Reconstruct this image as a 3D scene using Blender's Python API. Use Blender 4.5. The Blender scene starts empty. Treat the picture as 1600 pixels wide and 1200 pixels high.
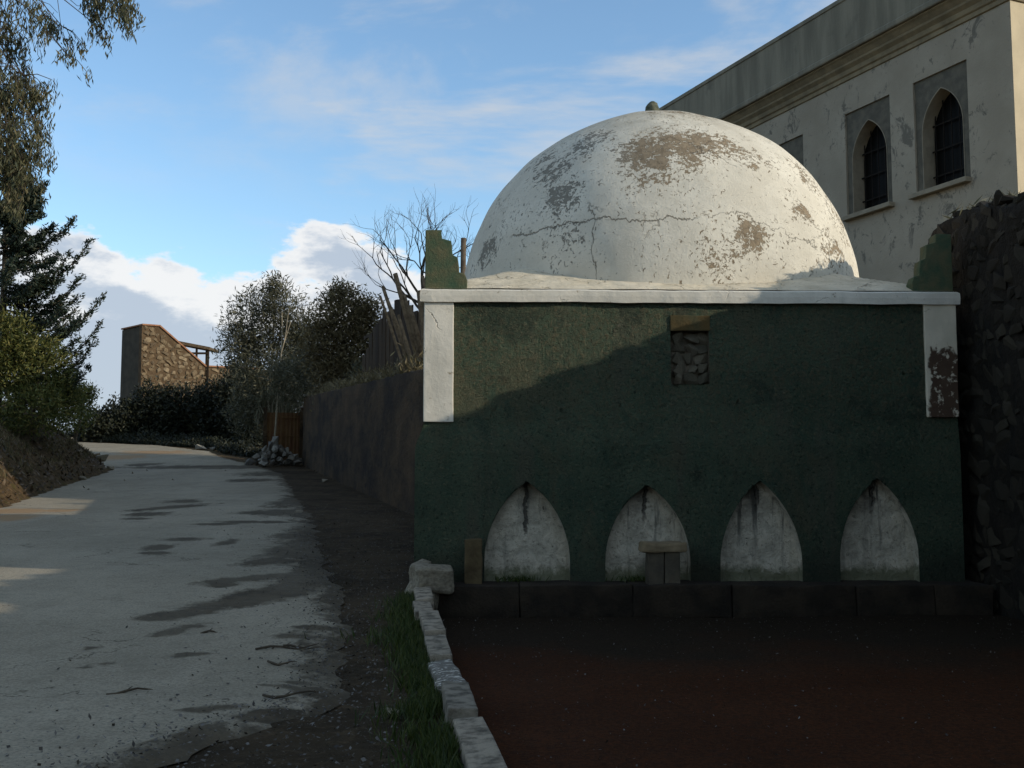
import bpy, bmesh, math, random
import numpy as np
from mathutils import Vector, Matrix, noise as mnoise
R = math.radians
scene = bpy.context.scene
col = scene.collection

# ------------------------------------------------------------------ camera
F_PX = 1690.0
PITCH = math.atan(152 / F_PX)
cam_d = bpy.data.cameras.new('camera')
cam = bpy.data.objects.new('camera', cam_d); col.objects.link(cam)
cam.location = (0, 0, 1.6); cam.rotation_euler = (R(90) + PITCH, 0, 0)
cam_d.sensor_width = 36; cam_d.lens = 36 * F_PX / 1600
cam_d.clip_start = .05; cam_d.clip_end = 8000
scene.camera = cam
SUN_AZ, SUN_EL = R(107), R(19.4)          # azimuth clockwise from +Y

# ------------------------------------------------------------------ node helper
class G:
    """small expression builder over a node tree"""
    def __init__(s, nt): s.nt = nt
    def n(s, t, **k):
        nd = s.nt.nodes.new(t)
        for a, b in k.items(): setattr(nd, a, b)
        return nd
    def put(s, sock, v):
        if isinstance(v, bpy.types.NodeSocket): s.nt.links.new(v, sock)
        elif v is not None:
            if isinstance(v, (tuple, list)) and len(v) == 3 and sock.type == 'RGBA': v = (*v, 1)
            sock.default_value = v
    def m(s, op, a, b=None, c=None, clamp=False):
        nd = s.n('ShaderNodeMath', operation=op, use_clamp=clamp)
        s.put(nd.inputs[0], a); s.put(nd.inputs[1], b); s.put(nd.inputs[2], c)
        return nd.outputs[0]
    def add(s, a, b): return s.m('ADD', a, b)
    def sub(s, a, b): return s.m('SUBTRACT', a, b)
    def mul(s, a, b): return s.m('MULTIPLY', a, b)
    def mx(s, a, b): return s.m('MAXIMUM', a, b)
    def vm(s, op, a, b=None, scale=None):
        nd = s.n('ShaderNodeVectorMath', operation=op)
        s.put(nd.inputs[0], a); s.put(nd.inputs[1], b)
        if scale is not None: s.put(nd.inputs['Scale'], scale)
        return nd.outputs['Value'] if op in ('LENGTH', 'DISTANCE', 'DOT_PRODUCT') else nd.outputs[0]
    def noise(s, vec, scale, detail=4, rough=.55, dist=0, color=False):
        nd = s.n('ShaderNodeTexNoise')
        s.put(nd.inputs['Vector'], vec); nd.inputs['Scale'].default_value = scale
        nd.inputs['Detail'].default_value = detail; nd.inputs['Roughness'].default_value = rough
        nd.inputs['Distortion'].default_value = dist
        return nd.outputs['Color' if color else 'Fac']
    def voro(s, vec, scale, feature='F1', out='Distance'):
        nd = s.n('ShaderNodeTexVoronoi', feature=feature)
        s.put(nd.inputs['Vector'], vec); nd.inputs['Scale'].default_value = scale
        return nd.outputs[out]
    def ss(s, x, a, b, lo=0., hi=1.):
        nd = s.n('ShaderNodeMapRange', interpolation_type='SMOOTHSTEP')
        s.put(nd.inputs[0], x)
        for i, v in enumerate((a, b, lo, hi)): s.put(nd.inputs[i + 1], v)
        return nd.outputs[0]
    def mix(s, f, a, b, mode='MIX'):
        nd = s.n('ShaderNodeMix', data_type='RGBA', blend_type=mode)
        s.put(nd.inputs[0], f); s.put(nd.inputs[6], a); s.put(nd.inputs[7], b)
        return nd.outputs[2]
    def sep(s, v):
        nd = s.n('ShaderNodeSeparateXYZ'); s.put(nd.inputs[0], v); return nd.outputs
    def comb(s, x, y, z):
        nd = s.n('ShaderNodeCombineXYZ')
        for i, v in enumerate((x, y, z)): s.put(nd.inputs[i], v)
        return nd.outputs[0]
    def obj(s): return s.n('ShaderNodeTexCoord').outputs['Object']
    def pos(s): return s.n('ShaderNodeNewGeometry').outputs['Position']
    def stretch(s, v, sc):
        return s.vm('MULTIPLY', v, sc)

# ------------------------------------------------------------------ world: clear sky with clouds
world = bpy.data.worlds.new('World'); scene.world = world; world.use_nodes = True
wt = world.node_tree; wt.nodes.clear(); g = G(wt)
sky = g.n('ShaderNodeTexSky', sky_type='NISHITA')
sky.sun_disc = False; sky.sun_elevation = SUN_EL; sky.sun_rotation = SUN_AZ
sky.altitude = 200; sky.air_density = 1.0; sky.dust_density = .6; sky.ozone_density = 1.6
WS = .15
d = g.n('ShaderNodeTexCoord').outputs['Generated']
dx, dy, dz = g.sep(d)
base = g.mix(1.0, sky.outputs[0], (.95, 1.06, 1.08), 'MULTIPLY')
# cumulus bank low over the horizon
edge = g.noise(g.vm('ADD', g.stretch(d, (2.3, 2.3, 2.3)), (3.1, 1.72, .4)), 1.5, 2, .5)
cq = g.vm('ADD', g.stretch(d, (5.2, 5.2, 11)), (.3, 2.2, 0))
fine = g.noise(cq, 1.5, 8, .58)
fine2 = g.noise(g.vm('ADD', cq, (-.10, .05, -.20)), 1.5, 8, .58)
top = g.add(.206, g.mul(g.sub(edge, .5), .10))
hgt = g.sub(g.add(top, g.mul(g.sub(fine, .5), .26)), dz)
bank = g.ss(hgt, .0, .018)
relief = g.sub(fine2, fine)
puff = g.add(g.mul(relief, 2.2), g.ss(hgt, .085, .0, 0, .95))
puff = g.ss(g.add(puff, g.mul(g.sub(g.noise(g.stretch(d, (4, 4, 15)), 1.3, 8, .62), .5), 2.0)), .08, .85)
bcol = g.mix(puff, (2.35, 2.7, 3.2), (4.3, 4.3, 4.3))
bank = g.mul(bank, g.ss(dz, -.06, .09, .72, .95))
# thin stretched wisps higher up
wv = g.vm('ADD', g.stretch(d, (1.5, 1.5, 6.2)), (5.37, .2, 1.15))
wn = g.noise(wv, 1.5, 9, .58, .25)
wm = g.mul(g.ss(wn, .50, .67), g.ss(dz, .16, .26))
wn2 = g.noise(g.vm('ADD', g.stretch(d, (2.0, 2.0, 4.2)), (9.1, 4.4, 2.0)), 1.25, 8, .6, .3)
wm2 = g.mul(g.ss(wn2, .49, .67), g.ss(dz, .2, .42))
wm = g.m('MINIMUM', g.add(g.mul(wm, .72), g.mul(wm2, .70)), .85)
c1 = g.mix(wm, base, (3.1, 3.15, 3.2))
c2 = g.mix(bank, c1, bcol)
bg = g.n('ShaderNodeBackground'); g.put(bg.inputs[0], c2); bg.inputs[1].default_value = WS
wt.links.new(bg.outputs[0], g.n('ShaderNodeOutputWorld').inputs[0])

# ------------------------------------------------------------------ sun, exposure
sl = bpy.data.lights.new('sun', 'SUN'); sl.energy = 2.35; sl.angle = R(.53); sl.color = (1, .93, .82)
so = bpy.data.objects.new('sun', sl); col.objects.link(so)
sv = Vector((math.sin(SUN_AZ) * math.cos(SUN_EL), math.cos(SUN_AZ) * math.cos(SUN_EL), math.sin(SUN_EL)))
so.rotation_euler = sv.to_track_quat('Z', 'Y').to_euler(); so.location = sv * 60
vs = scene.view_settings
vs.view_transform = 'Standard'; vs.look = 'None'; vs.exposure = 0.5; vs.gamma = 1.0; vs.use_curve_mapping = False
scene.cycles.max_bounces = 6; scene.cycles.diffuse_bounces = 3; scene.cycles.transparent_max_bounces = 8

# ------------------------------------------------------------------ geometry helpers
cP, sP = math.cos(PITCH), math.sin(PITCH)
def ray(px, py):
    a = (px - 800) / F_PX; b = (600 - py) / F_PX
    return Vector((a, cP - sP * b, sP + cP * b))
def at(px, py, Y):
    r = ray(px, py); return Vector((0, 0, 1.6)) + r * (Y / r.y)
def mpp(Y): return Y / F_PX                      # metres per photograph pixel at a depth
def on_plane(px, py, P0, n):
    r = ray(px, py); o = Vector((0, 0, 1.6))
    return o + r * ((P0 - o).dot(n) / r.dot(n))

def link(name, me, mat=None, parent=None):
    o = bpy.data.objects.new(name, me); col.objects.link(o)
    if mat and me is not None and not me.materials: me.materials.append(mat)
    if parent: o.parent = parent
    return o
def empty(name, loc=(0, 0, 0), rz=0, label=None, cat=None, group=None):
    o = bpy.data.objects.new(name, None); col.objects.link(o)
    o.location = loc; o.rotation_euler = (0, 0, rz); o.empty_display_size = .2
    return tag(o, label, cat, group)
def tag(o, label=None, cat=None, group=None, kind=None):
    if label: o['label'] = label
    if cat: o['category'] = cat
    if group: o['group'] = group
    if kind: o['kind'] = kind
    return o

class MB:
    def __init__(s): s.v = []; s.f = []
    def add(s, vs, fs):
        b = len(s.v); s.v += [tuple(x) for x in vs]; s.f += [tuple(i + b for i in q) for q in fs]; return s
    def box(s, c, h, rot=None):
        c = Vector(c); M = rot or Matrix.Identity(3)
        pts = [c + M @ Vector((x * h[0], y * h[1], z * h[2])) for z in (-1, 1) for x, y in ((-1, -1), (1, -1), (1, 1), (-1, 1))]
        return s.add(pts, [(3, 2, 1, 0), (4, 5, 6, 7), (0, 1, 5, 4), (1, 2, 6, 5), (2, 3, 7, 6), (3, 0, 4, 7)])
    def tube(s, pts, rad, n=6, caps=True):
        pts = [Vector(p) for p in pts]; b = len(s.v); k = len(pts)
        for i, p in enumerate(pts):
            t = (pts[min(i + 1, k - 1)] - pts[max(i - 1, 0)])
            t = t.normalized() if t.length > 1e-9 else Vector((0, 0, 1))
            a = t.cross(Vector((0, 0, 1)) if abs(t.z) < .9 else Vector((1, 0, 0))).normalized(); bb = t.cross(a)
            r = rad[i] if isinstance(rad, (list, tuple)) else rad
            for j in range(n):
                q = 2 * math.pi * j / n
                s.v.append(tuple(p + (a * math.cos(q) + bb * math.sin(q)) * r))
        for i in range(k - 1):
            for j in range(n):
                s.f.append((b + i * n + j, b + i * n + (j + 1) % n, b + (i + 1) * n + (j + 1) % n, b + (i + 1) * n + j))
        if caps:
            s.f.append(tuple(b + j for j in range(n))[::-1]); s.f.append(tuple(b + (k - 1) * n + j for j in range(n)))
        return s
    def prism(s, prof, fn):
        """prof: closed 2D outline; fn(a, b, side) -> point for side 0/1"""
        k = len(prof); b = len(s.v)
        for sd in (0, 1): s.v += [tuple(fn(a, c, sd)) for a, c in prof]
        s.f.append(tuple(b + i for i in range(k))); s.f.append(tuple(b + k + i for i in range(k))[::-1])
        for i in range(k): j = (i + 1) % k; s.f.append((b + i, b + k + i, b + k + j, b + j))
        return s
    def mesh(s, name, smooth=False, weld=0, bevel=0):
        me = bpy.data.meshes.new(name); me.from_pydata(s.v, [], s.f)
        bm = bmesh.new(); bm.from_mesh(me)
        if weld: bmesh.ops.remove_doubles(bm, verts=bm.verts, dist=weld)
        if bevel:
            bmesh.ops.bevel(bm, geom=[e for e in bm.edges if e.is_manifold and e.calc_face_angle(0) > .5], offset=bevel, segments=2, affect='EDGES', profile=.6)
        bmesh.ops.recalc_face_normals(bm, faces=bm.faces)
        for f in bm.faces: f.smooth = smooth
        bm.to_mesh(me); bm.free(); return me
    def build(s, name, mat, parent=None, **k):
        return link(name, s.mesh(name, **k), mat, parent)

def nz(x, y, z, sc=1.0): return mnoise.noise(Vector((x * sc, y * sc, z * sc)))
def roughen(me, amp, sc, seed=0, sub=0):
    """uneven, worn surface: subdivide and push vertices about"""
    bm = bmesh.new(); bm.from_mesh(me)
    if sub: bmesh.ops.subdivide_edges(bm, edges=bm.edges, cuts=sub, use_grid_fill=True)
    for v in bm.verts:
        p = v.co * sc + Vector((seed * 7.3, seed * 3.1, seed))
        v.co += Vector((mnoise.noise(p), mnoise.noise(p + Vector((31, 0, 0))), mnoise.noise(p + Vector((0, 47, 0))))) * amp
    bm.normal_update(); bm.to_mesh(me); bm.free(); return me

def rock_mesh(name, rng, n=13, sq=(1, 1, 1)):
    bm = bmesh.new()
    for _ in range(n):
        p = Vector((rng.gauss(0, 1), rng.gauss(0, 1), rng.gauss(0, 1))).normalized()
        p = Vector([math.copysign(abs(c) ** .6, c) for c in p]) * rng.uniform(.85, 1.05)
        bm.verts.new((p.x * sq[0], p.y * sq[1], p.z * sq[2]))
    res = bmesh.ops.convex_hull(bm, input=bm.verts)
    bmesh.ops.delete(bm, geom=[v for v in bm.verts if not v.link_faces], context='VERTS')
    bmesh.ops.recalc_face_normals(bm, faces=bm.faces)
    me = bpy.data.meshes.new(name); bm.to_mesh(me); bm.free(); return me

# ------------------------------------------------------------------ materials
def mat(name, fn, rough=.9, bump=None, spec=.25, warm_tint=(1.12, 1.0, .79)):
    m = bpy.data.materials.new(name); m.use_nodes = True
    nt = m.node_tree; nt.nodes.clear(); g = G(nt)
    b = g.n('ShaderNodeBsdfPrincipled'); b.inputs['Roughness'].default_value = rough
    b.inputs['Specular IOR Level'].default_value = spec
    r = fn(g)
    c, h = (r if isinstance(r, tuple) and len(r) == 2 and not isinstance(r[0], (int, float)) else (r, None))
    c = g.mix(1.0, c, warm_tint, 'MULTIPLY')      # warm grade on every base colour, offsetting blue skylight in the shade
    g.put(b.inputs['Base Color'], c)
    if h is not None:
        bp = g.n('ShaderNodeBump'); g.put(bp.inputs['Height'], h)
        bp.inputs['Strength'].default_value = (bump or (.5, .02))[0]; bp.inputs['Distance'].default_value = (bump or (.5, .02))[1]
        nt.links.new(bp.outputs[0], b.inputs['Normal'])
    nt.links.new(b.outputs[0], g.n('ShaderNodeOutputMaterial').inputs[0])
    return m

def simple(name, c1, c2, sc=6, rough=.9, bump=(.5, .02), hs=30):
    def f(g):
        p = g.obj(); a = g.noise(p, sc, 6, .6)
        return g.mix(g.ss(a, .3, .7), c1, c2), g.add(g.noise(p, hs, 5, .65), a)
    return mat(name, f, rough, bump)

def per_object(name, cols, rough=.92, hs=22, bump=(.6, .02), dirt=.55):
    """colour differs from piece to piece"""
    def f(g):
        rnd = g.n('ShaderNodeObjectInfo').outputs['Random']; p = g.obj()
        cr = g.n('ShaderNodeValToRGB'); g.put(cr.inputs[0], rnd)
        el = cr.color_ramp.elements; el[0].color = (*cols[0], 1); el[1].color = (*cols[-1], 1)
        for i, c in enumerate(cols[1:-1]): e = el.new((i + 1) / (len(cols) - 1)); e.color = (*c, 1)
        a = g.noise(g.vm('ADD', p, g.comb(g.mul(rnd, 17.), 0., 0.)), hs * .25, 6, .6)
        return g.mix(g.ss(a, .3, .62, dirt, 0.), cr.outputs[0], (.03, .026, .02)), g.noise(p, hs, 6, .65)
    return mat(name, f, rough, bump)

def leaf_mat(name, c1, c2, c3, trans=.25):
    m = bpy.data.materials.new(name); m.use_nodes = True
    nt = m.node_tree; nt.nodes.clear(); g = G(nt)
    r = g.n('ShaderNodeNewGeometry').outputs['Random Per Island']
    cr = g.n('ShaderNodeValToRGB'); g.put(cr.inputs[0], r)
    e = cr.color_ramp.elements; e[0].color = (*c1, 1); e[1].color = (*c3, 1); k = e.new(.55); k.color = (*c2, 1)
    b = g.n('ShaderNodeBsdfPrincipled'); b.inputs['Roughness'].default_value = .6; b.inputs['Specular IOR Level'].default_value = .3
    t = g.n('ShaderNodeBsdfTranslucent'); g.put(b.inputs['Base Color'], cr.outputs[0]); g.put(t.inputs[0], cr.outputs[0])
    x = g.n('ShaderNodeMixShader'); x.inputs[0].default_value = trans
    nt.links.new(b.outputs[0], x.inputs[1]); nt.links.new(t.outputs[0], x.inputs[2])
    nt.links.new(x.outputs[0], g.n('ShaderNodeOutputMaterial').inputs[0]); return m

def f_dome(g):
    p = g.obj()
    # peeled patches: where on the dome they sit (direction from its centre), broken up by noise
    spots = [((-.50, -2.40, 1.90), .70, .30), ((-.05, -2.35, 2.0), .75, .29), ((.45, -2.3, 1.98), .65, .22), ((.95, -2.25, 1.80), .5, .18), ((-.75, -2.5, 1.65), .4, .18), ((.05, -2.55, 1.62), .4, .20), ((-1.75, -1.8, 1.8), .62, .21), ((-1.25, -1.7, 2.2), .62, .20), ((-1.95, -1.3, 2.1), .5, .17),
             ((1.55, -2.45, 1.05), .34, .24), ((.75, -2.95, .62), .42, .24), ((-1.7, -2.3, 1.3), .55, .20), ((-.5, -2.6, 1.55), .6, .18), ((-2.75, -1.4, .75), .4, .26), ((2.1, -2.2, .6), .5, .17), ((-1.6, -2.6, .7), .4, .16), ((.2, -1.2, 2.85), .9, .17), ((1.8, -1.7, 1.7), .6, .16), ((.3, -3.0, .35), .6, .14), ((2.4, -1.5, 1.2), .7, .16)]
    w = None
    for c, r, k in spots:
        q = g.ss(g.vm('DISTANCE', p, c), r, r * .25, 0., k); w = q if w is None else g.mx(w, q)
    n1 = g.noise(g.stretch(p, (1, 1, 1.25)), 4.2, 9, .72, .5)
    n2 = g.noise(p, 13, 6, .68, .8)
    n3 = g.noise(p, 1.3, 5, .6)
    peel = g.add(g.add(n1, w), g.mul(g.sub(n2, .5), .85))
    mask = g.ss(peel, .70, .725)
    # small flecks, thicker towards the worn areas
    fk = g.noise(g.stretch(p, (1, 1, .8)), 15, 5, .66, 1.4)
    flake = g.ss(g.add(fk, g.add(g.mul(g.sub(n3, .5), .30), g.mul(w, .30))), .625, .65)
    mask = g.mx(mask, flake)
    # a few hairline cracks
    wv = g.vm('ADD', p, g.vm('SCALE', g.noise(p, 2.6, 6, .65, color=True), scale=.75))
    cr = g.voro(g.stretch(wv, (.8, .8, 1.2)), .62, 'DISTANCE_TO_EDGE')
    crk = g.mul(g.ss(cr, .0065, .002), g.ss(g.noise(p, .9, 2), .50, .60))
    px_, py_, pz_ = g.sep(p); wb = g.sub(g.noise(g.stretch(p, (1, 1, .3)), 2.4, 6, .65), .5)
    hc = g.mul(g.ss(g.m('ABSOLUTE', g.sub(g.add(pz_, g.mul(wb, .55)), .86)), .016, .005), g.mul(g.ss(px_, -2.45, -2.3), g.ss(px_, .1, -.1)))
    vc = g.mul(g.ss(g.m('ABSOLUTE', g.add(g.add(px_, g.mul(wb, .7)), 1.35)), .013, .004), g.ss(pz_, 1.25, 1.0))
    crk = g.mx(crk, g.mx(hc, vc))
    z = g.sep(p)[2]
    top = g.ss(g.add(z, g.mul(g.sub(n1, .5), 1.6)), 2.2, 3.0)
    white = g.mix(g.ss(n3, .32, .68), (.55, .515, .45), (.67, .635, .565))
    white = g.mix(g.mul(top, .6), white, (.36, .32, .25))
    white = g.mix(g.ss(n2, .5, .75, 0., .35), white, (.42, .39, .33))
    streak = g.noise(g.stretch(p, (5, 5, .6)), 1.0, 5, .6)
    white = g.mix(g.ss(streak, .56, .78, 0., .45), white, (.46, .44, .38))
    brown = g.mix(g.ss(n2, .35, .65), (.135, .098, .058), (.26, .20, .135))
    brown = g.mix(g.ss(g.sep(p)[0], -.6, -1.1), brown, (.20, .185, .16))
    c = g.mix(g.mul(mask, .93), white, brown)
    c = g.mix(g.mul(crk, .75), c, (.16, .14, .11))
    h = g.sub(g.add(g.mul(n1, .3), g.mul(g.noise(p, 40, 4, .6), .12)), g.add(g.mul(mask, .55), g.mul(crk, .5)))
    return c, h
M_dome = mat('peeling_limewash', f_dome, .93, (.9, .05), warm_tint=(1.09, 1.03, .90))

def f_white(g):
    p = g.obj(); n = g.noise(p, 2.4, 7, .65); n2 = g.noise(p, 9, 6, .65, .5)
    wv = g.vm('ADD', p, g.vm('SCALE', g.noise(p, 3, 4, .6, color=True), scale=.35))
    cr = g.mul(g.ss(g.voro(wv, .8, 'DISTANCE_TO_EDGE'), .007, .002), g.ss(g.noise(p, 1.2, 2), .5, .56))
    c = g.mix(g.ss(n, .3, .7), (.54, .52, .47), (.66, .635, .58))
    c = g.mix(g.ss(g.noise(g.stretch(p, (5, 5, .8)), 1., 5, .6), .55, .75, 0., .35), c, (.34, .32, .28))
    c = g.mix(g.ss(n2, .62, .7), c, (.33, .29, .23))
    return g.mix(g.mul(cr, .6), c, (.2, .18, .15)), g.sub(g.add(n, g.mul(n2, .4)), cr)
M_white = mat('whitewash', f_white, .92, (.6, .025), warm_tint=(1.08, 1.0, .86))

def f_roof(g):
    p = g.obj(); n = g.noise(p, 3.0, 7, .65); n2 = g.noise(p, 14, 6, .65, .5)
    wv = g.vm('ADD', p, g.vm('SCALE', g.noise(p, 3, 4, .6, color=True), scale=.5))
    cr = g.mul(g.ss(g.voro(wv, 1.7, 'DISTANCE_TO_EDGE'), .018, .005), g.ss(g.noise(p, 1.6, 2), .42, .52))
    c = g.mix(g.ss(n, .3, .7), (.46, .43, .37), (.62, .585, .52))
    c = g.mix(g.ss(n2, .55, .7, 0, .8), c, (.32, .28, .22))
    return g.mix(g.mul(cr, .6), c, (.2, .18, .15)), g.sub(g.add(n, g.mul(n2, .5)), cr)
M_roof = mat('cracked_roof_render', f_roof, .93, (.8, .03))

def f_pil_peel(g):
    p = g.obj(); z = g.sep(p)[2]; n = g.noise(p, 5, 6, .65, .4)
    c, h = f_white(g)
    k = g.ss(g.add(z, g.mul(g.sub(n, .5), .75)), 3.30, 3.24)
    x = g.sep(p)[0]
    k = g.mul(k, g.ss(g.add(x, g.mul(g.sub(n, .5), .22)), 6.40, 6.425))
    k = g.mul(k, g.ss(g.noise(p, 11, 6, .7), .36, .44))
    return g.mix(k, c, g.mix(n, (.045, .026, .019), (.10, .072, .055))), g.sub(h, k)
M_pil_peel = mat('whitewash_peeled_low', f_pil_peel, .92, (.5, .02))

def f_green(g):
    p = g.obj(); n = g.noise(p, 1.1, 6, .6); n2 = g.noise(p, 15, 6, .72, .9); n3 = g.noise(g.stretch(p, (2.6, 2.6, .35)), 1.0, 5, .6)
    z = g.sep(p)[2]; n5 = g.noise(p, 48, 4, .7, .5)
    c = g.mix(g.ss(n, .32, .68), (.062, .108, .078), (.108, .160, .115))
    c = g.mix(g.mul(g.ss(n2, .42, .66), g.ss(g.add(z, g.mul(g.sub(n, .5), 1.8)), 1.5, 3.1, .25, .9)), c, (.150, .138, .092))  # olive-brown wear, denser higher up to carry the warm sunlit tone in colour
    c = g.mix(g.ss(n5, .50, .68, 0., .5), c, (.028, .038, .028))
    c = g.mix(g.ss(n3, .50, .70, 0., .8), c, (.12, .128, .10))
    n6 = g.noise(g.stretch(p, (1, 1, .6)), 1.9, 7, .7, .6)
    c = g.mix(g.ss(n6, .55, .66, 0., .55), c, (.040, .086, .068))
    c = g.mix(g.ss(n6, .40, .32, 0., .6), c, (.024, .028, .020))
    n7 = g.noise(g.vm('ADD', p, (7.3, 0., 2.1)), .75, 7, .68, .5)
    c = g.mix(g.ss(n7, .52, .60, 0., .55), c, (.125, .128, .088))
    c = g.mix(g.ss(n7, .44, .36, 0., .6), c, (.030, .050, .040))
    chip = g.ss(g.add(g.noise(p, 4.5, 8, .75, .7), g.mul(g.sub(n, .5), .2)), .65, .67)
    c = g.mix(g.mul(chip, .7), c, (.16, .135, .10))
    pit = g.noise(p, 30, 5, .75, 1.0)  # pits darkened and bumps lightened, relief shading put into the colour
    c = g.mix(g.ss(pit, .46, .36, 0., .8), c, (.018, .026, .018))
    c = g.mix(g.ss(pit, .55, .66, 0., .6), c, (.24, .23, .16))
    sp = g.ss(g.noise(p, 9, 7, .75, 1), .68, .71)
    c = g.mix(g.mul(sp, .6), c, (.30, .30, .27))
    z = g.sep(p)[2]
    damp = g.ss(g.add(z, g.mul(g.sub(n, .5), .9)), .95, .35)
    c = g.mix(g.mul(damp, .6), c, (.028, .030, .022))
    return c, g.add(g.add(g.mul(n2, 1.0), g.mul(n5, .3)), g.mul(pit, .9))
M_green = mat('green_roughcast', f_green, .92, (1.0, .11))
M_merlon = simple('green_merlon_paint', (.045, .085, .055), (.105, .105, .065), 5, .88, (.6, .02))

def f_niche(g):
    p0 = g.obj(); rnd = g.n('ShaderNodeObjectInfo').outputs['Random']; z = g.sep(p0)[2]; x = g.sep(p0)[0]
    p = g.vm('ADD', p0, g.comb(g.mul(rnd, 31.), g.mul(rnd, 13.), 0.)); n = g.noise(p, 6, 7, .68, .4)
    drip = g.noise(g.stretch(p, (9, 9, .9)), 1.0, 5, .6)
    crack = g.ss(g.noise(g.stretch(p, (20, 20, 6)), 1.0, 5, .7, .6), .655, .68)
    c = g.mix(g.ss(n, .3, .7), (.31, .305, .28), (.53, .515, .475))
    c = g.mix(g.ss(g.noise(p, 26, 6, .75, .8), .53, .64, 0, .7), c, (.13, .128, .115))
    c = g.mix(g.mul(g.ss(drip, .54, .66), g.ss(z, .6, 1.5, .3, 1.)), c, (.07, .075, .075))
    wob = g.sub(g.noise(g.stretch(p, (1, 1, 5)), 1.0, 6, .7), .5)
    mid = g.mul(g.ss(g.m('ABSOLUTE', g.add(x, g.mul(wob, .22))), .030, .008), g.ss(g.add(z, g.mul(wob, .8)), g.add(.75, g.mul(rnd, .5)), g.add(.95, g.mul(rnd, .5))))
    apex_streak = g.mul(g.ss(g.m('ABSOLUTE', g.add(g.add(x, g.mul(g.sub(rnd, .5), .2)), g.mul(wob, .5))), .17, .0), g.ss(z, 1.0, 1.55))  # darker wobbling streak towards the arch apex
    c = g.mix(g.mul(apex_streak, g.add(.45, g.mul(rnd, .5))), c, (.06, .06, .055))
    crack = g.mx(crack, mid)
    c = g.mix(g.mul(crack, .85), c, (.05, .05, .048))
    moss = g.ss(g.add(z, g.mul(g.sub(n, .5), .35)), .60, .46)
    c = g.mix(g.mul(moss, .75), c, (.07, .085, .04))
    return c, g.sub(n, crack)
M_niche = mat('stained_niche_plaster', f_niche, .93, (1, .06))

def f_cream(g):
    p = g.obj(); n = g.noise(p, .7, 6, .6); n2 = g.noise(g.stretch(p, (1, 1, .7)), 2.7, 8, .72, .9)
    c = g.mix(g.ss(n, .3, .7), (.29, .262, .218), (.365, .332, .282))
    n4 = g.noise(g.stretch(p, (1, 1, .75)), 6.5, 8, .74, 1.2)
    spot = g.mx(g.ss(g.add(n2, g.mul(g.sub(n, .5), .5)), .55, .65), g.ss(g.add(n4, g.mul(g.sub(n, .5), .35)), .60, .66))
    return g.mix(g.mul(spot, .72), c, (.085, .085, .078)), g.add(g.noise(p, 18, 6, .65), g.mul(n, .5))
M_cream = mat('mildewed_cream_render', f_cream, .92, (.5, .02), warm_tint=(1.08, 1, .84))
def f_parapet(g):
    p = g.obj(); st = g.noise(g.stretch(p, (2.0, 2.0, .25)), 1.0, 6, .62); n = g.noise(p, 1.6, 6, .6)
    c = g.mix(g.ss(st, .35, .68), (.24, .235, .205), (.15, .148, .13))
    return g.mix(g.ss(n, .58, .8, 0, .6), c, (.09, .09, .085)), g.noise(p, 16, 5, .6)
M_parapet = mat('grey_stained_parapet', f_parapet, .93, (.4, .02))
M_ochre = simple('ochre_moulding', (.26, .225, .158), (.165, .145, .105), 2.5, .9, (.4, .015))
M_panel = simple('grey_window_panel', (.085, .085, .078), (.135, .13, .115), 5, .9, (.4, .015))
M_reveal = simple('pale_reveal', (.215, .20, .17), (.29, .27, .23), 4, .9, (.4, .015))
M_glass = mat('dark_window_glass', lambda g: (.006, .006, .006), .5, spec=.08)
M_iron = simple('dark_iron', (.008, .007, .006), (.018, .014, .011), 20, .9)
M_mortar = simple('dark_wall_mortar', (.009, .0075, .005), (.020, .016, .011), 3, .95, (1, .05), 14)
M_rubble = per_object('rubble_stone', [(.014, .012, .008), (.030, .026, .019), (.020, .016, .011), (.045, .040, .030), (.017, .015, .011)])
M_pale_stone = per_object('pale_stone', [(.21, .195, .165), (.30, .28, .24), (.25, .225, .185)])
M_kerb = per_object('kerb_concrete', [(.28, .257, .226), (.33, .298, .26), (.24, .224, .20), (.30, .27, .234)], .92, 34, (1, .02), .8)
M_step = simple('dark_damp_step', (.014, .011, .008), (.036, .028, .020), 3, .95, (.8, .03))
M_log = simple('weathered_wood', (.09, .066, .043), (.19, .148, .105), 8, .9, (.8, .02), 40)
M_plank = per_object('grey_brown_plank', [(.030, .020, .012), (.065, .044, .027), (.045, .033, .022)], .9, 30)
M_bark = simple('bark', (.08, .065, .05), (.16, .135, .11), 6, .95, (1, .03))
M_palebark = simple('pale_bark', (.25, .23, .19), (.38, .35, .30), 6, .95, (1, .03))
M_darktwig = simple('dark_twig', (.05, .042, .035), (.09, .075, .06), 6)
M_gwall = None
def f_gwall(g):
    p = g.pos(); p = g.stretch(p, (1., .6, 1.)); st = g.noise(g.stretch(p, (.8, .22, .7)), 1.0, 7, .65); n = g.noise(p, 1.1, 7, .65, .4)
    c = g.mix(g.ss(n, .3, .7), (.036, .024, .013), (.088, .060, .034))
    c = g.mix(g.ss(st, .42, .64, 0., .85), c, (.012, .010, .0075))
    pt = g.noise(p, 3.2, 8, .74, .8)
    c = g.mix(g.ss(pt, .48, .34, 0., .75), c, (.014, .010, .007))
    c = g.mix(g.ss(pt, .58, .70, 0., .5), c, (.13, .092, .055))
    return c, g.add(g.add(g.noise(p, 9, 6, .72), n), pt)
M_gwall = mat('stained_concrete_wall', f_gwall, .96, (1, .08))
def f_rust(g):
    p = g.obj(); n = g.noise(p, 2.2, 6, .6); st = g.noise(g.stretch(p, (5, 5, .6)), 1.0, 4, .6)
    c = g.mix(g.ss(n, .35, .65), (.085, .042, .017), (.11, .066, .026))
    return g.mix(g.ss(st, .5, .68, 0., .8), c, (.07, .028, .012)), n
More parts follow.
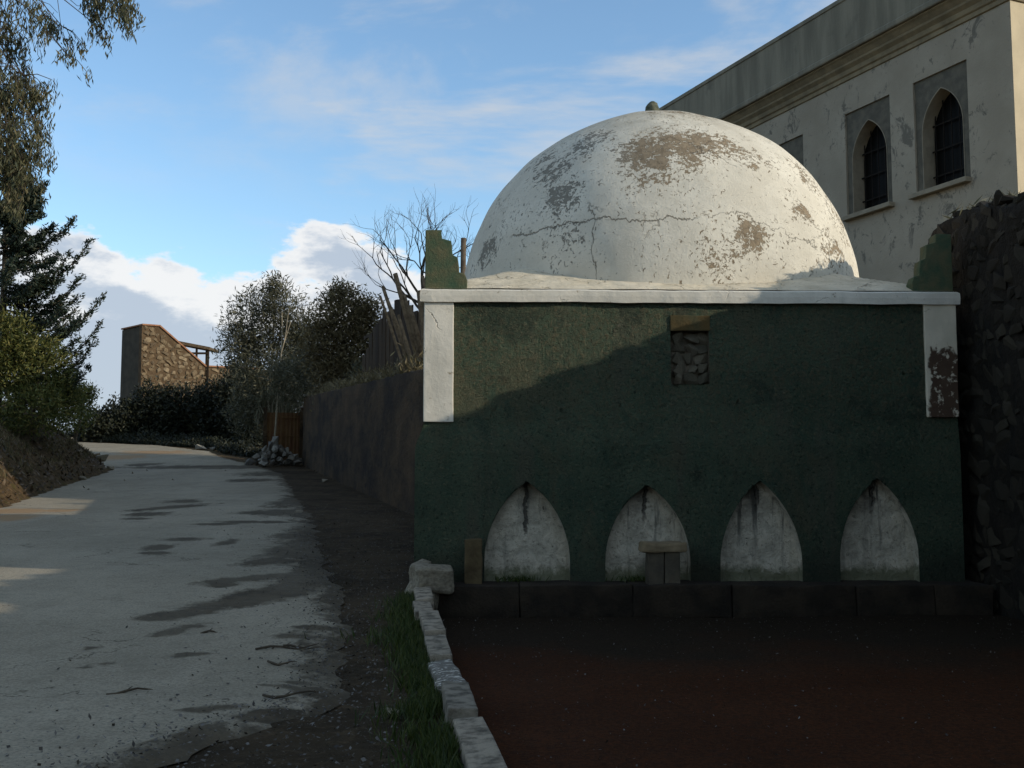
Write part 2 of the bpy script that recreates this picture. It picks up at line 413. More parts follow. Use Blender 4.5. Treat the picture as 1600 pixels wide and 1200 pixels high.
M_rust = mat('rusty_painted_sheet', f_rust, .75, (.3, .02))
M_hstone = per_object('ochre_house_stone', [(.13, .100, .066), (.21, .168, .118), (.10, .077, .054), (.25, .205, .150), (.15, .110, .070)], .92, 8)
M_hmortar = simple('house_mortar', (.065, .045, .028), (.11, .08, .052), 2, .95, (1, .05), 6)
M_tile = simple('red_brick_coping', (.22, .11, .07), (.30, .17, .11), 4)

L_euc = leaf_mat('eucalyptus_leaf', (.04, .048, .024), (.10, .10, .045), (.18, .145, .065), .3)
L_con = leaf_mat('conifer_needle', (.012, .024, .016), (.022, .036, .020), (.05, .052, .024), .1)
L_shrub = leaf_mat('olive_shrub_leaf', (.045, .058, .016), (.13, .14, .034), (.24, .20, .055), .35)
L_olive = leaf_mat('grey_green_leaf', (.05, .052, .030), (.10, .095, .052), (.16, .142, .082), .3)
L_brown = leaf_mat('brown_green_leaf', (.07, .056, .027), (.16, .122, .056), (.24, .19, .09), .3)
L_hedge = leaf_mat('dark_hedge_leaf', (.009, .011, .006), (.020, .023, .010), (.042, .041, .018), .12)
L_reed = leaf_mat('reed_blade', (.06, .06, .03), (.12, .11, .055), (.20, .17, .10), .2)
L_grass = leaf_mat('verge_grass_blade', (.018, .028, .004), (.038, .060, .007), (.085, .090, .020), .2)
L_litter = leaf_mat('litter_mix', (.035, .028, .02), (.07, .054, .036), (.16, .14, .115), .05)
L_blitter = leaf_mat('bank_litter_mix', (.03, .022, .012), (.08, .05, .024), (.16, .11, .06), .05)

# ------------------------------------------------------------------ terrain heights
def zr(Y):
    Y = np.asarray(Y, float)
    z = .055 * np.clip(Y - 8.5, 0, 63.5) + .0012 * np.clip(Y - 46, 0, 26) ** 2
    z = z + .05 * np.clip(Y - 72, 0, 20)
    return np.where(Y > 110, z * np.clip(1 - (Y - 110) / 240, 0, 1), z)
def zrf(Y): return float(zr(Y))
BANK = [(-11.9, 25.2), (-16.95, 45.3), (-17.5, 46.8), (-20.7, 52.0), (-26.5, 57.0), (-70, 62), (-70, 23), (-14.0, 24.0)]
def poly_in_dist(X, Y, P):
    d = np.full(X.shape, 1e9); ins = np.zeros(X.shape, bool); k = len(P)
    for i in range(k):
        (x1, y1), (x2, y2) = P[i], P[(i + 1) % k]
        t = np.clip(((X - x1) * (x2 - x1) + (Y - y1) * (y2 - y1)) / ((x2 - x1) ** 2 + (y2 - y1) ** 2), 0, 1)
        d = np.minimum(d, np.hypot(X - x1 - t * (x2 - x1), Y - y1 - t * (y2 - y1)))
        c = ((y1 > Y) != (y2 > Y)) & (X < (x2 - x1) * (Y - y1) / (y2 - y1 + 1e-12) + x1); ins ^= c
    return np.where(ins, d, 0)
def x_wall(Y): return -.9 - .2857 * (Y - 19.8)
def x_kerb(Y): return .63 - .133 * Y
def ground_h(X, Y):
    X = np.asarray(X, float); Y = np.asarray(Y, float)
    z = zr(Y)
    d = poly_in_dist(X, Y, BANK)
    bank = 3.3 * (1 - np.exp(-d / 2.7))
    bank *= 1 + .16 * np.sin(X * 1.3 + Y * .7) * np.sin(Y * .9 - X * .4) * np.clip(d, 0, 1)
    z = z + bank * np.clip(1 - (Y - 95) / 60, 0, 1)
    lo = np.clip((np.where(Y < 13.2, x_kerb(Y), -.8) + .17 - X) / .12, 0, 1)                    # 1 on the road side of the kerb
    court = np.where(Y < 20.2, lo, 1.0)
    z = np.where(Y < 20.2, z * court + -.12 * (1 - court), z)
    terr = np.clip((X - x_wall(Y) - .30) / .25, 0, 1) * np.clip((Y - 20.3) / .4, 0, 1) * np.clip(1 - (Y - 52) / 7, 0, 1) * np.clip((60 - X) / 20, 0, 1)
    return z + 2.95 * terr
def gh(x, y): return float(ground_h(np.array([x]), np.array([y]))[0])
def gnd(px, py):
    r = ray(px, py); k = 3.0
    while k < 90:
        if 1.6 + r.z / r.y * k <= zrf(k): break
        k += .04
    return r.x / r.y * k, k
rngn = np.random.default_rng(5)

def grid_mesh(name, XS, YS, Z):
    nx, ny = len(XS), len(YS)
    GX, GY = np.meshgrid(XS, YS)
    v = np.stack([GX, GY, Z], -1).reshape(-1, 3)
    i = np.arange(nx * ny).reshape(ny, nx)
    f = np.stack([i[:-1, :-1], i[:-1, 1:], i[1:, 1:], i[1:, :-1]], -1).reshape(-1, 4)
    me = bpy.data.meshes.new(name); me.from_pydata(v.tolist(), [], f.tolist())
    me.polygons.foreach_set('use_smooth', [True] * len(me.polygons)); return me
XS = np.concatenate([[-4000, -1500, -600, -250, -120, -80, -60], np.arange(-50, -24, 1.), np.arange(-24, -6, .3), np.arange(-6, 2.2, .12), np.arange(2.4, 8, .5), np.arange(8, 30, 2), [40, 60, 90, 150, 400, 1500, 4000]])
YS = np.concatenate([[-4000, -1000, -300, -100, -50, -25, -12], np.arange(-6, 4, .6), np.arange(4, 22, .14), np.arange(22, 62, .35), np.arange(62, 112, 1.), [120, 140, 180, 250, 350, 600, 1500, 4000]])
GX, GY = np.meshgrid(XS, YS)
Z = ground_h(GX, GY)
nmat = np.array([[mnoise.fractal(Vector((x * 1.7, y * 1.7, 0)), 1.0, 2.0, 4) for x in XS] for y in YS])
amp = .03 + .09 * np.clip(poly_in_dist(GX, GY, BANK), 0, 1)
Z = Z - .035 + nmat * amp * .8
def f_ground(g):
    p = g.pos(); x, y, z = g.sep(p)
    n = g.noise(p, .8, 7, .65); n2 = g.noise(p, 5, 8, .7, .5); n3 = g.noise(p, 30, 5, .7)
    c = g.mix(g.ss(n, .3, .7), (.026, .020, .013), (.060, .046, .031))
    c = g.mix(g.ss(n2, .5, .7, 0., .6), c, (.115, .088, .060))
    b = g.ss(x, -10.5, -12.5)
    bc = g.mix(g.ss(n2, .38, .62), (.040, .031, .019), (.11, .076, .045))
    bc = g.mix(g.ss(g.noise(p, 2.3, 7, .7), .52, .66), bc, (.06, .055, .02))
    c = g.mix(b, c, bc)
    far = g.ss(y, 75, 120)
    c = g.mix(far, c, (.07, .075, .04))
    return g.mix(g.ss(n3, .6, .75, 0, .55), c, (.17, .145, .115)), g.add(n2, g.mul(n3, .6))
M_ground = mat('bare_soil', f_ground, .96, (1.0, .04), spec=.08)
ground = link('ground', grid_mesh('ground', XS, YS, Z), M_ground); tag(ground, kind='structure')

# ------------------------------------------------------------------ road
RE = np.array([(-2.9, -9), (-2.9, 2), (-2.55, 5.0), (-2.05, 6.2), (-1.65, 7.3), (-1.22, 8.2), (-1.45, 9.3), (-1.60, 10.9), (-2.40, 14.65), (-4.68, 24.9), (-9.16, 43.15), (-12.0, 51), (-15.3, 57.5), (-17.5, 63), (-22, 68), (-28.6, 71.1), (-46, 73.2)])
LE = np.array([(-12, -9), (-10.5, 2), (-10.2, 5), (-10.0, 6.2), (-9.8, 7.3), (-9.7, 8.2), (-9.6, 9.3), (-9.6, 10.9), (-10.4, 14.65), (-12.6, 24.7), (-16.3, 43.15), (-17.2, 46.6), (-19, 49.6), (-20.9, 52.2), (-26.2, 57), (-33, 59.5), (-47, 61)])
rows = []
for i in range(len(RE) - 1):
    k = max(2, int(np.linalg.norm(RE[i + 1] - RE[i]) / .16))
    for t in np.arange(k) / k: rows.append((RE[i] * (1 - t) + RE[i + 1] * t, LE[i] * (1 - t) + LE[i + 1] * t))
NC = 64; rv = []; rf = []
for j, (r_, l_) in enumerate(rows):
    w = .16 * nz(r_[0] * 2.1, r_[1] * 2.1, 3) + .09 * nz(r_[0] * 7, r_[1] * 7, 9)
    r2 = r_ + np.array((w, .3 * w)); w2 = .2 * nz(l_[0] * 1.5, l_[1] * 1.5, 5); l2 = l_ + np.array((w2, 0))
    for c in range(NC):
        t = (c / (NC - 1)) ** 1.0; q = r2 * (1 - t) + l2 * t
        e = min(c, NC - 1 - c)
        z = zrf(q[1]) + .012 + .02 * min(1, e / 6) + .012 * nz(q[0] * .6, q[1] * .6, 0) - (.045 if e == 0 else .02 if e == 1 else 0)
        rv.append((q[0], q[1], z))
for j in range(len(rows) - 1):
    for c in range(NC - 1):
        a = j * NC + c; rf.append((a, a + 1, a + NC + 1, a + NC))
me = bpy.data.meshes.new('road'); me.from_pydata(rv, [], rf); me.polygons.foreach_set('use_smooth', [True] * len(rf))
# mud and damp stains: (photo x, y, half width, half height, tilt) -> spots on the road surface
STAINS = [(245, 973, 40, 4, 0), (300, 962, 62, 9, .12), (360, 948, 70, 14, .15), (420, 932, 75, 17, .15), (478, 912, 60, 18, .1), (515, 890, 50, 20, 0), (395, 908, 70, 6, .1), (350, 918, 30, 4, 0),
          (480, 862, 62, 22, 0), (430, 880, 55, 7, .1), (265, 996, 28, 6, .1), (300, 985, 30, 5, .1), (455, 840, 30, 5, 0), (505, 830, 50, 22, 0),
          (265, 795, 52, 4, .1), (230, 806, 30, 4, 0), (285, 785, 32, 3, 0), (215, 813, 22, 2, 0), (440, 803, 62, 6, 0), (250, 858, 24, 5, 0), (240, 868, 26, 3, 0), (355, 850, 16, 6, 0), (290, 845, 40, 3, 0), (400, 818, 60, 2.5, 0), (330, 822, 40, 2, 0),
          (145, 1018, 14, 4, 0), (140, 1046, 32, 4, .1), (470, 1000, 45, 5, 0), (500, 985, 40, 4, 0), (290, 1030, 50, 2.5, .1), (520, 940, 40, 5, 0), (330, 1115, 60, 4, .1), (450, 1075, 40, 4, .1), (520, 1050, 40, 8, 0), (500, 1085, 50, 8, 0),
          (330, 731, 150, 3, 0), (430, 741, 60, 4, 0), (225, 727, 25, 2.5, 0), (395, 752, 40, 3, 0), (420, 1120, 60, 8, .1), (470, 780, 30, 14, 0), (330, 1165, 60, 6, .2)]
SAND = [(20, 801, 70, 5, 0), (95, 800, 30, 3, 0), (170, 716, 60, 5, 0), (0, 812, 50, 6, 0), (240, 708, 60, 3, 0)]
def stain_dist(lst):
    """how far each point of the road lies from the nearest stain, in stain radii"""
    V = np.array(rv); out = np.full(len(V), 9.)
    for px, py, hw, hh, tilt in lst:
        x, y = gnd(px, py); y1 = gnd(px, py + hh)[1]; y0 = gnd(px, py - hh)[1]
        rx = max(.06, hw * y / F_PX); ry = max(.10, abs(y0 - y1) / 2)
        sh = (gnd(px + hw, py - hw * tilt)[1] - y) / rx if tilt else 0
        qx = V[:, 0] - x; qy = V[:, 1] - y - qx * sh
        out = np.minimum(out, np.hypot(qx / rx, qy / ry))
    return out
at_ = me.attributes.new('edge', 'FLOAT', 'POINT'); at_.data.foreach_set('value', np.array([(c / (NC - 1)) * np.linalg.norm(r_ - l_) for r_, l_ in rows for c in range(NC)], np.float32))
for nm, lst in (('mud', STAINS), ('sand', SAND)):
    at_ = me.attributes.new(nm, 'FLOAT', 'POINT'); at_.data.foreach_set('value', stain_dist(lst).astype(np.float32))
def f_road(g):
    p = g.pos()
    am = g.n('ShaderNodeAttribute', attribute_name='mud').outputs['Fac']; as_ = g.n('ShaderNodeAttribute', attribute_name='sand').outputs['Fac']
    nw = g.noise(g.stretch(p, (1, .55, 1)), 2.2, 7, .68, .3)
    n = g.noise(p, .5, 6, .6); n2 = g.noise(p, 6, 8, .7); n3 = g.noise(p, 60, 4, .7)
    mud = g.ss(g.add(am, g.add(g.mul(g.sub(nw, .5), 2.2), g.mul(g.sub(n2, .5), 1.1))), 1.25, .65)
    ed = g.n('ShaderNodeAttribute', attribute_name='edge').outputs['Fac']
    soil = g.ss(g.add(ed, g.add(g.mul(g.sub(nw, .5), -1.7), g.mul(g.sub(n2, .5), .7))), .42, .10)
    mud = g.mx(mud, soil)
    sand = g.ss(g.add(as_, g.mul(g.sub(nw, .5), 2.)), 1.3, .5)
    c = g.mix(g.ss(n, .3, .7), (.25, .232, .198), (.335, .312, .27))
    c = g.mix(g.ss(n2, .5, .72, 0, .35), c, (.12, .115, .105))
    tr = g.noise(g.stretch(p, (1.6, .25, 1)), 1.0, 5, .6)
    c = g.mix(g.ss(tr, .5, .7, 0, .4), c, (.36, .335, .295))
    c = g.mix(g.ss(n3, .58, .7, 0, .35), c, (.46, .43, .38))
    gr = g.noise(p, 38, 5, .8)
    c = g.mix(g.ss(gr, .40, .58, .5, 0.), c, (.10, .092, .078))
    mott = g.noise(p, 2.6, 7, .7)
    c = g.mix(g.ss(mott, .5, .68, 0., .4), c, (.17, .155, .13))
    bit = g.ss(g.noise(p, 22, 5, .75, .5), .66, .69)
    c = g.mix(g.mul(bit, .7), c, (.05, .042, .034))
    vcr = g.voro(g.vm('ADD', p, g.vm('SCALE', g.noise(p, 1.4, 5, .65, color=True), scale=1.3)), .42, 'DISTANCE_TO_EDGE')
    crk = g.mul(g.ss(vcr, .008, .002), g.ss(g.noise(p, .7, 3), .47, .56))
    c = g.mix(g.mul(crk, .75), c, (.05, .043, .034))
    c = g.mix(g.mul(sand, .7), c, (.27, .17, .09))
    c = g.mix(g.mul(mud, g.ss(n, .35, .65, .72, .95)), c, g.mix(g.ss(n2, .35, .65), (.036, .029, .020), (.070, .055, .037)))
    return c, g.sub(g.add(g.mul(n3, .5), g.mul(n2, .6)), g.mul(mud, .3))
M_road = mat('dusty_worn_asphalt', f_road, .92, (.6, .015), spec=.12)
road = link('road', me, M_road); tag(road, kind='structure')

# ------------------------------------------------------------------ courtyard
def f_court(g):
    p = g.pos(); n = g.noise(p, .55, 6, .6); n2 = g.noise(p, 7, 8, .72); n3 = g.noise(p, 55, 4, .7); x, y, z = g.sep(p)
    c = g.mix(g.ss(n, .3, .7), (.050, .020, .010), (.070, .029, .015))
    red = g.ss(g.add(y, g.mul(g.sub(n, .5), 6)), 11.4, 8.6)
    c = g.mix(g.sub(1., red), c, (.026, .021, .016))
    c = g.mix(g.ss(n2, .5, .75, 0, .6), c, (.03, .024, .019))
    bit = g.ss(g.noise(p, 26, 5, .8, .6), .735, .75)
    c = g.mix(g.mul(bit, .5), c, (.15, .12, .10))
    rd = g.ss(g.noise(p, 9, 7, .75), .55, .70)
    c = g.mix(g.mul(g.mul(rd, red), .7), c, (.085, .026, .012))
    c = g.mix(g.ss(g.noise(p, 34, 5, .8), .42, .58, .6, 0.), c, (.014, .010, .008))
    return g.mix(g.ss(n3, .56, .68, 0, .5), c, (.075, .05, .036)), g.add(n2, g.mul(n3, .7))
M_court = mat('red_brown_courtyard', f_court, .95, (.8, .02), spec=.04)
cx = np.concatenate([np.linspace(0, 1.5, 12), np.linspace(1.7, 13, 40)]); cyy = np.arange(-9, 20, .25)
cv = []; 
for y in cyy:
    for t in cx:
        x = x_kerb(y) + .10 + t
        cv.append((x, y, -.012 + .018 * nz(x * .5, y * .5, 2) + .006 * nz(x * 4, y * 4, 2)))
n = len(cx); cf = [(j * n + i, j * n + i + 1, (j + 1) * n + i + 1, (j + 1) * n + i) for j in range(len(cyy) - 1) for i in range(n - 1)]
me = bpy.data.meshes.new('courtyard'); me.from_pydata(cv, [], cf); me.polygons.foreach_set('use_smooth', [True] * len(cf))
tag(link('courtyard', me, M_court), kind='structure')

# ------------------------------------------------------------------ the domed tomb
TW, TD = 6.77, 6.75
TH = R(2)
tomb = empty('domed_tomb', (-1.098, 13.5, -.02), TH, 'squat green tomb with a peeling white dome beside the road', 'tomb')
def flare(z): t = min(1, max(0, (2.38 - z) / .38)); return .11 * t * t * (3 - 2 * t)
def wall_pt(u, z, depth=None):
    dsp = .012 * nz(u * 2.2, 0, z * 2.2) + .009 * nz(u * 9, 5, z * 9) + .006 * nz(u * 21, 8, z * 21)
    uu = u - flare(z) * max(0, 1 - u / .5)
    return Vector((uu, (-dsp - flare(z) * .35) if depth is None else depth, z))
ARCH = [(1.285, .53, .40, 1.62), (2.785, .53, .40, 1.575), (4.205, .515, .36, 1.63), (5.695, .50, .42, 1.66)]
def arch_top(a, u):
    c, hw, z0, za = a; zs = z0 + .22; rise = za - zs; Rr = (rise ** 2 + hw ** 2) / (2 * hw)
    k = Rr ** 2 - (abs(u - c) + Rr - hw) ** 2
    return zs + math.sqrt(max(0, k))
VENT = (3.11, 3.60, 2.84, 3.52); ZT = 3.90; ZB = -.1
us = set(np.round(np.arange(0, TW + .001, .045), 4).tolist()) | {0, TW, VENT[0], VENT[1]}
for a in ARCH:
    us |= {a[0] - a[1], a[0], a[0] + a[1]} | {a[0] + s * (a[1] - q) for s in (-1, 1) for q in (.004, .012, .025)}
us = sorted(us)
mb = MB()
def span(u0, u1, b0, b1, t0, t1):
    k = max(1, int(round((max(t0, t1) - min(b0, b1)) / .05)))
    for i in range(k):
        p = []
        for u, b, t in ((u0, b0, t0), (u1, b1, t1)):
            p.append((wall_pt(u, b + (t - b) * i / k), wall_pt(u, b + (t - b) * (i + 1) / k)))
        mb.add([p[0][0], p[1][0], p[1][1], p[0][1]], [(0, 1, 2, 3)])
for u0, u1 in zip(us[:-1], us[1:]):
    um = (u0 + u1) / 2; A = next((a for a in ARCH if abs(um - a[0]) < a[1]), None)
    b0, b1 = (arch_top(A, u0), arch_top(A, u1)) if A else (ZB, ZB)
    if VENT[0] < um < VENT[1]: span(u0, u1, b0, b1, VENT[2], VENT[2]); span(u0, u1, VENT[3], VENT[3], ZT, ZT)
    else: span(u0, u1, b0, b1, ZT, ZT)
zsamp = np.linspace(ZB, ZT, 30)
for z0, z1 in zip(zsamp[:-1], zsamp[1:]):        # the other three sides
    a0, a1 = wall_pt(0, z0), wall_pt(0, z1); b0, b1 = wall_pt(TW, z0), wall_pt(TW, z1)
    L0 = Vector((-flare(z0), TD, z0)); L1 = Vector((-flare(z1), TD, z1)); r0 = Vector((TW, TD, z0)); r1 = Vector((TW, TD, z1))
    mb.add([a0, a1, L1, L0], [(0, 1, 2, 3)]); mb.add([b0, r0, r1, b1], [(0, 1, 2, 3)]); mb.add([L0, L1, r1, r0], [(0, 1, 2, 3)])
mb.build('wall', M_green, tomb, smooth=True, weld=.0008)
for a in ARCH:
    c, hw, z0, za = a; mb = MB(); N = 36
    ul = [c + hw * math.sin(math.pi / 2 * t) for t in np.linspace(-1, 1, N)]
    outline = [(c - hw, ZB)] + [(u, arch_top(a, u)) for u in ul] + [(c + hw, ZB)]
    def bk(u, z): return Vector((u, .15 + .015 * nz(u * 3, 1, z * 3) + .009 * nz(u * 14, 2, z * 14), z))
    def fr(u, z): return wall_pt(u, z) + Vector((0, .002, 0))
    for (u0, z0_), (u1, z1_) in zip(outline[:-1], outline[1:]):
        mb.add([fr(u0, z0_), fr(u1, z1_), bk(u1, z1_), bk(u0, z0_)], [(0, 1, 2, 3)])
    for u0, u1 in zip(ul[:-1], ul[1:]):
        K = 24
        for i in range(K):
            q = [bk(u, ZB + (arch_top(a, u) - ZB) * j / K) for u, j in ((u0, i), (u1, i), (u1, i + 1), (u0, i + 1))]
            mb.add(q, [(0, 1, 2, 3)])
    mb.v = [(x_ - c, y_, z_) for x_, y_, z_ in mb.v]
    nic = mb.build('niche', M_niche, tomb, smooth=True, weld=.0008); nic.location = (c, 0, 0)
# blocked vent: recess, loose infill stones and rust-brown lintel
mb = MB(); v0, v1, w0, w1 = VENT
for (a, b), (c, e) in (((v0, w0), (v1, w0)), ((v1, w0), (v1, w1)), ((v1, w1), (v0, w1)), ((v0, w1), (v0, w0))):
    mb.add([wall_pt(a, b), wall_pt(c, e), Vector((c, .13, e)), Vector((a, .13, b))], [(0, 1, 2, 3)])
mb.add([Vector((v0, .128, w0)), Vector((v1, .128, w0)), Vector((v1, .128, w1)), Vector((v0, .128, w1))], [(0, 1, 2, 3)])
M_vent = simple('broken_plaster', (.075, .068, .055), (.17, .15, .125), 9, .95, (1, .04))
vent = mb.build('vent', M_vent, tomb)
rng = random.Random(4)
rocks = [rock_mesh('stone', rng) for _ in range(10)]
for m_ in rocks: m_.materials.append(M_rubble)
ventrocks = [rock_mesh('infill_stone', rng) for _ in range(4)]
M_infill = per_object('infill_stone_mat', [(.09, .085, .068), (.145, .135, .11), (.065, .064, .05)])
for m_ in ventrocks: m_.materials.append(M_infill)
z = w0 + .07
while z < w1 - .03:
    u = v0 + .05
    while u < v1 - .03:
        r_ = rng.uniform(.06, .14); o = link('infill_stone', rng.choice(ventrocks), None, vent)
        o.location = (min(u + r_ * .6, v1 - .06), .11 + rng.uniform(-.02, .02) - (.03 if z < w0 + .2 else 0), z); o.scale = (r_, .06, rng.uniform(.05, .10)); o.rotation_euler = (rng.uniform(-.3, .3), rng.uniform(-1.2, 1.2), rng.uniform(-.3, .3))
        u += r_ * 1.7
    z += .13
mb = MB(); mb.box((3.36, .008, 3.62), (.255, .028, .10)); me = mb.mesh('lintel', bevel=.012)
roughen(me, .012, 6, 2, 2)
M_lint = simple('rusty_stained_lintel', (.085, .058, .022), (.050, .052, .030), 4)
link('lintel', me, M_lint, tomb)
# pilasters
for (a, b, zb, m_) in ((-.012, .365, 2.36, M_white), (6.37, TW + .012, 2.43, M_pil_peel)):
    mb = MB(); mb.box(((a + b) / 2, .02, (zb + ZT) / 2), ((b - a) / 2, .055, (ZT - zb) / 2)); me = mb.mesh('pilaster', bevel=.012)
    roughen(me, .010, 2.5, a, 3); me.polygons.foreach_set('use_smooth', [False] * len(me.polygons))
    link('pilaster', me, m_, tomb)
# cornice slab
mb = MB()
NU = 90; prof = [(0, -.075, 3.875), (1, -.085, 4.025), (2, -.02, 4.045)]
OV = .06
def ring(u, v):
    return u, v
loop = []
for i in range(NU): loop.append((-OV + (TW + 2 * OV) * i / NU, -OV, 0, -1))
for i in range(NU): loop.append((TW + OV, -OV + (TD + 2 * OV) * i / NU, 1, 0))
for i in range(NU): loop.append((TW + OV - (TW + 2 * OV) * i / NU, TD + OV, 0, 1))
for i in range(NU): loop.append((-OV, TD + OV - (TD + 2 * OV) * i / NU, -1, 0))
ctr = (TW / 2, TD / 2)
def lp(k, inset, z):
    u, v = loop[k % len(loop)][:2]
    s = 1 - inset / (TW / 2 + OV); w = .013 * nz(u * 1.3, v * 1.3, 7) + .007 * nz(u * 5, v * 5, z * 3)
    return Vector((ctr[0] + (u - ctr[0]) * s + w, ctr[1] + (v - ctr[1]) * s + w, z + w * 1.1))
levels = [(.25, 3.872), (.0, 3.872), (-.004, 3.95), (.0, 4.015), (.03, 4.036), (.3, 4.06)]
n = len(loop); vv = [lp(k, a, z) for a, z in levels for k in range(n)]
mb.add(vv, [(l * n + k, l * n + (k + 1) % n, (l + 1) * n + (k + 1) % n, (l + 1) * n + k) for l in range(len(levels) - 1) for k in range(n)])
mb.build('cornice', M_white, tomb, smooth=False)
# hipped roof skirt rising to the dome
mb = MB(); NG = 100; idx = {}
for i in range(NG + 1):
    for j in range(NG + 1):
        u, v = -.01 + (TW + .02) * i / NG, -.01 + (TD + .02) * j / NG
        e = min(u, TW - u, v, TD - v); w = .022 * nz(u * 1.6, v * 1.6, 4) + .012 * nz(u * 6, v * 6, 1)
        idx[i, j] = len(mb.v); mb.v.append((u, v, 4.05 + .40 * max(0, min(e, 1.7)) + w * (1 if e > .02 else .2)))
for i in range(NG):
    for j in range(NG): mb.f.append((idx[i, j], idx[i + 1, j], idx[i + 1, j + 1], idx[i, j + 1]))
mb.build('roof', M_roof, tomb, smooth=True)
# dome
DR = 3.12; dome_c = Vector((3.54, 3.48, 4.24))
mb = MB(); NA, NV = 160, 56
prof = [(DR * 1.0, -.35)] + [(DR * math.cos(t) * (1 + .012 * math.sin(2 * t)), (DR + .06) * math.sin(t)) for t in np.linspace(0, math.pi / 2 - .012, NV)]
for r_, z in prof:
    for j in range(NA):
        a = 2 * math.pi * j / NA; x, y = r_ * math.cos(a), r_ * math.sin(a)
        k = 1 + .012 * nz(x * .6, y * .6, z * .6) + .0045 * nz(x * 2.2, y * 2.2, z * 2.2)
        mb.v.append((x * k, y * k, z * k))
for i in range(len(prof) - 1):
    for j in range(NA): mb.f.append((i * NA + j, i * NA + (j + 1) % NA, (i + 1) * NA + (j + 1) % NA, (i + 1) * NA + j))
mb.f.append(tuple((len(prof) - 1) * NA + j for j in range(NA)))
dome = mb.build('dome', M_dome, tomb, smooth=True); dome.location = dome_c
mb = MB()
fp = [(.118, -.16), (.11, .06), (.105, .13), (.085, .185), (.045, .215), (.0, .22)]
for r_, z in fp:
    for j in range(14):
        a = 2 * math.pi * j / 14; mb.v.append((r_ * math.cos(a), r_ * math.sin(a), z))
for i in range(5):
    for j in range(14): mb.f.append((i * 14 + j, i * 14 + (j + 1) % 14, (i + 1) * 14 + (j + 1) % 14, (i + 1) * 14 + j))
M_fin = simple('mossy_finial', (.045, .06, .045), (.12, .13, .11), 14)
me = roughen(mb.mesh('finial', smooth=True, weld=.001), .025, 9, 3)
fin = link('finial', me, M_fin, dome); fin.location = (-.06, -.1, DR + .15)
# stepped corner merlons, L-shaped in plan
def merlon(u0, su, v0, sv, seed):
    st = [(0, .75), (.20, .75), (.21, .64), (.33, .61), (.335, .52), (.345, .43), (.41, .40), (.425, .30), (.43, .21), (.50, .19), (.53, .11), (.53, 0)]
    mb = MB(); th = .20
    def stepz(x):
        for (a, za), (b, zb) in zip(st[:-1], st[1:]):
            if a <= x <= b: return za + (zb - za) * ((x - a) / (b - a) if b > a else 0)
        return 0
    prof = [(0, -.06)] + st + [(.53, -.06)]
    mb.prism(prof, lambda a, b, sd: (u0 + su * a, v0 + sv * (th * sd), 4.05 + b))
    prof2 = [(.205, -.06), (.205, .62), (.33, .60), (.335, .43), (.41, .40), (.425, .21), (.50, .19), (.53, -.06)]
    mb.prism(prof2, lambda a, b, sd: (u0 + su * (.004 + (th - .012) * sd), v0 + sv * a, 4.05 + b))
    me = mb.mesh('merlon', bevel=.010); 
    roughen(me, .004, 5, seed, 0); link('merlon', me, M_merlon, tomb)
merlon(0, 1, 0, 1, 1); merlon(TW, -1, 0, 1, 2); merlon(0, 1, TD, -1, 3); merlon(TW, -1, TD, -1, 4)

# ------------------------------------------------------------------ low step along the tomb, and what stands on it
step = empty('stone_step', (-1.0, 12.95, 0), TH, 'long low dark masonry step along the foot of the green tomb', 'step')
u = .04; k = 0
for L in (1.05, 1.35, 1.2, 1.5, .95, .72):
    mb = MB(); mb.box((u + L / 2, .34, .165), (L / 2 - .006, .33, .195)); me = mb.mesh('step_block', bevel=.02)
    roughen(me, .022, 3.0, k, 4); me.polygons.foreach_set('use_smooth', [True] * len(me.polygons))
    o = link('step_block', me, M_step, step); o.location = (0, rng.uniform(-.015, .015), rng.uniform(-.012, .012)); u += L; k += 1
def local(o, u, v): return Vector(o.location) + Matrix.Rotation(TH, 3, 'Z') @ Vector((u, v, 0))
p = local(tomb, .62, -.20)
mb = MB(); mb.box((0, 0, .28), (.105, .09, .28)); me = roughen(mb.mesh('stub_post', bevel=.015), .02, 6, 5, 3)
o = link('stub_post', me, simple('mossy_brown_post', (.06, .045, .025), (.10, .08, .045), 7)); o.location = (p.x, p.y, .345); o.rotation_euler.z = .06
tag(o, 'short square brown post standing on the step before the first arch', 'post')
p = local(tomb, 2.93, -.24)
bench = empty('stone_stool', (p.x, p.y, .345), TH + .03, 'rough slab laid on two upright blocks before an arched niche', 'stool')
M_block = simple('grey_brown_block', (.055, .05, .042), (.095, .085, .068), 6)
for s, wd in ((-1, .095), (1, .095)):
    mb = MB(); mb.box((s * .103, 0, .195), (wd, .12, .205)); me = roughen(mb.mesh('leg', bevel=.018), .014, 7, s, 2); link('leg', me, M_block, bench)
mb = MB(); mb.box((0, -.01, .46), (.285, .15, .062)); me = roughen(mb.mesh('seat_slab', bevel=.03), .035, 5, 9, 3)
link('seat_slab', me, simple('tan_slab', (.15, .12, .08), (.24, .20, .14), 6), bench)
# squared boulder closing the kerb at the tomb's corner
p = at(674, 912, 12.95)
mb = MB(); mb.box((0, 0, 0), (.9, .9, .8)); me = roughen(mb.mesh('corner_boulder', bevel=.22), .22, 1.3, 3, 2)
o = link('corner_boulder', me, M_pale_stone); o.location = (p.x, 13.0, .46); o.scale = (.25, .22, .185); o.rotation_euler = (.1, .05, .35)
tag(o, 'pale rough boulder at the end of the kerb by the tomb corner', 'boulder')
p = at(658, 890, 13.2)
me = roughen(rock_mesh('rounded_cobble', random.Random(18), 16), .05, 2.2, 4, 1)
o = link('rounded_cobble', me, M_pale_stone); o.location = (p.x - .02, 13.22, .56); o.scale = (.16, .15, .12)
tag(o, 'rounded grey cobble leaning behind the pale corner boulder', 'stone')
b = zrf(13.1); 
me = roughen(rock_mesh('buried_stone', random.Random(19), 16), .05, 2.2, 4, 1)
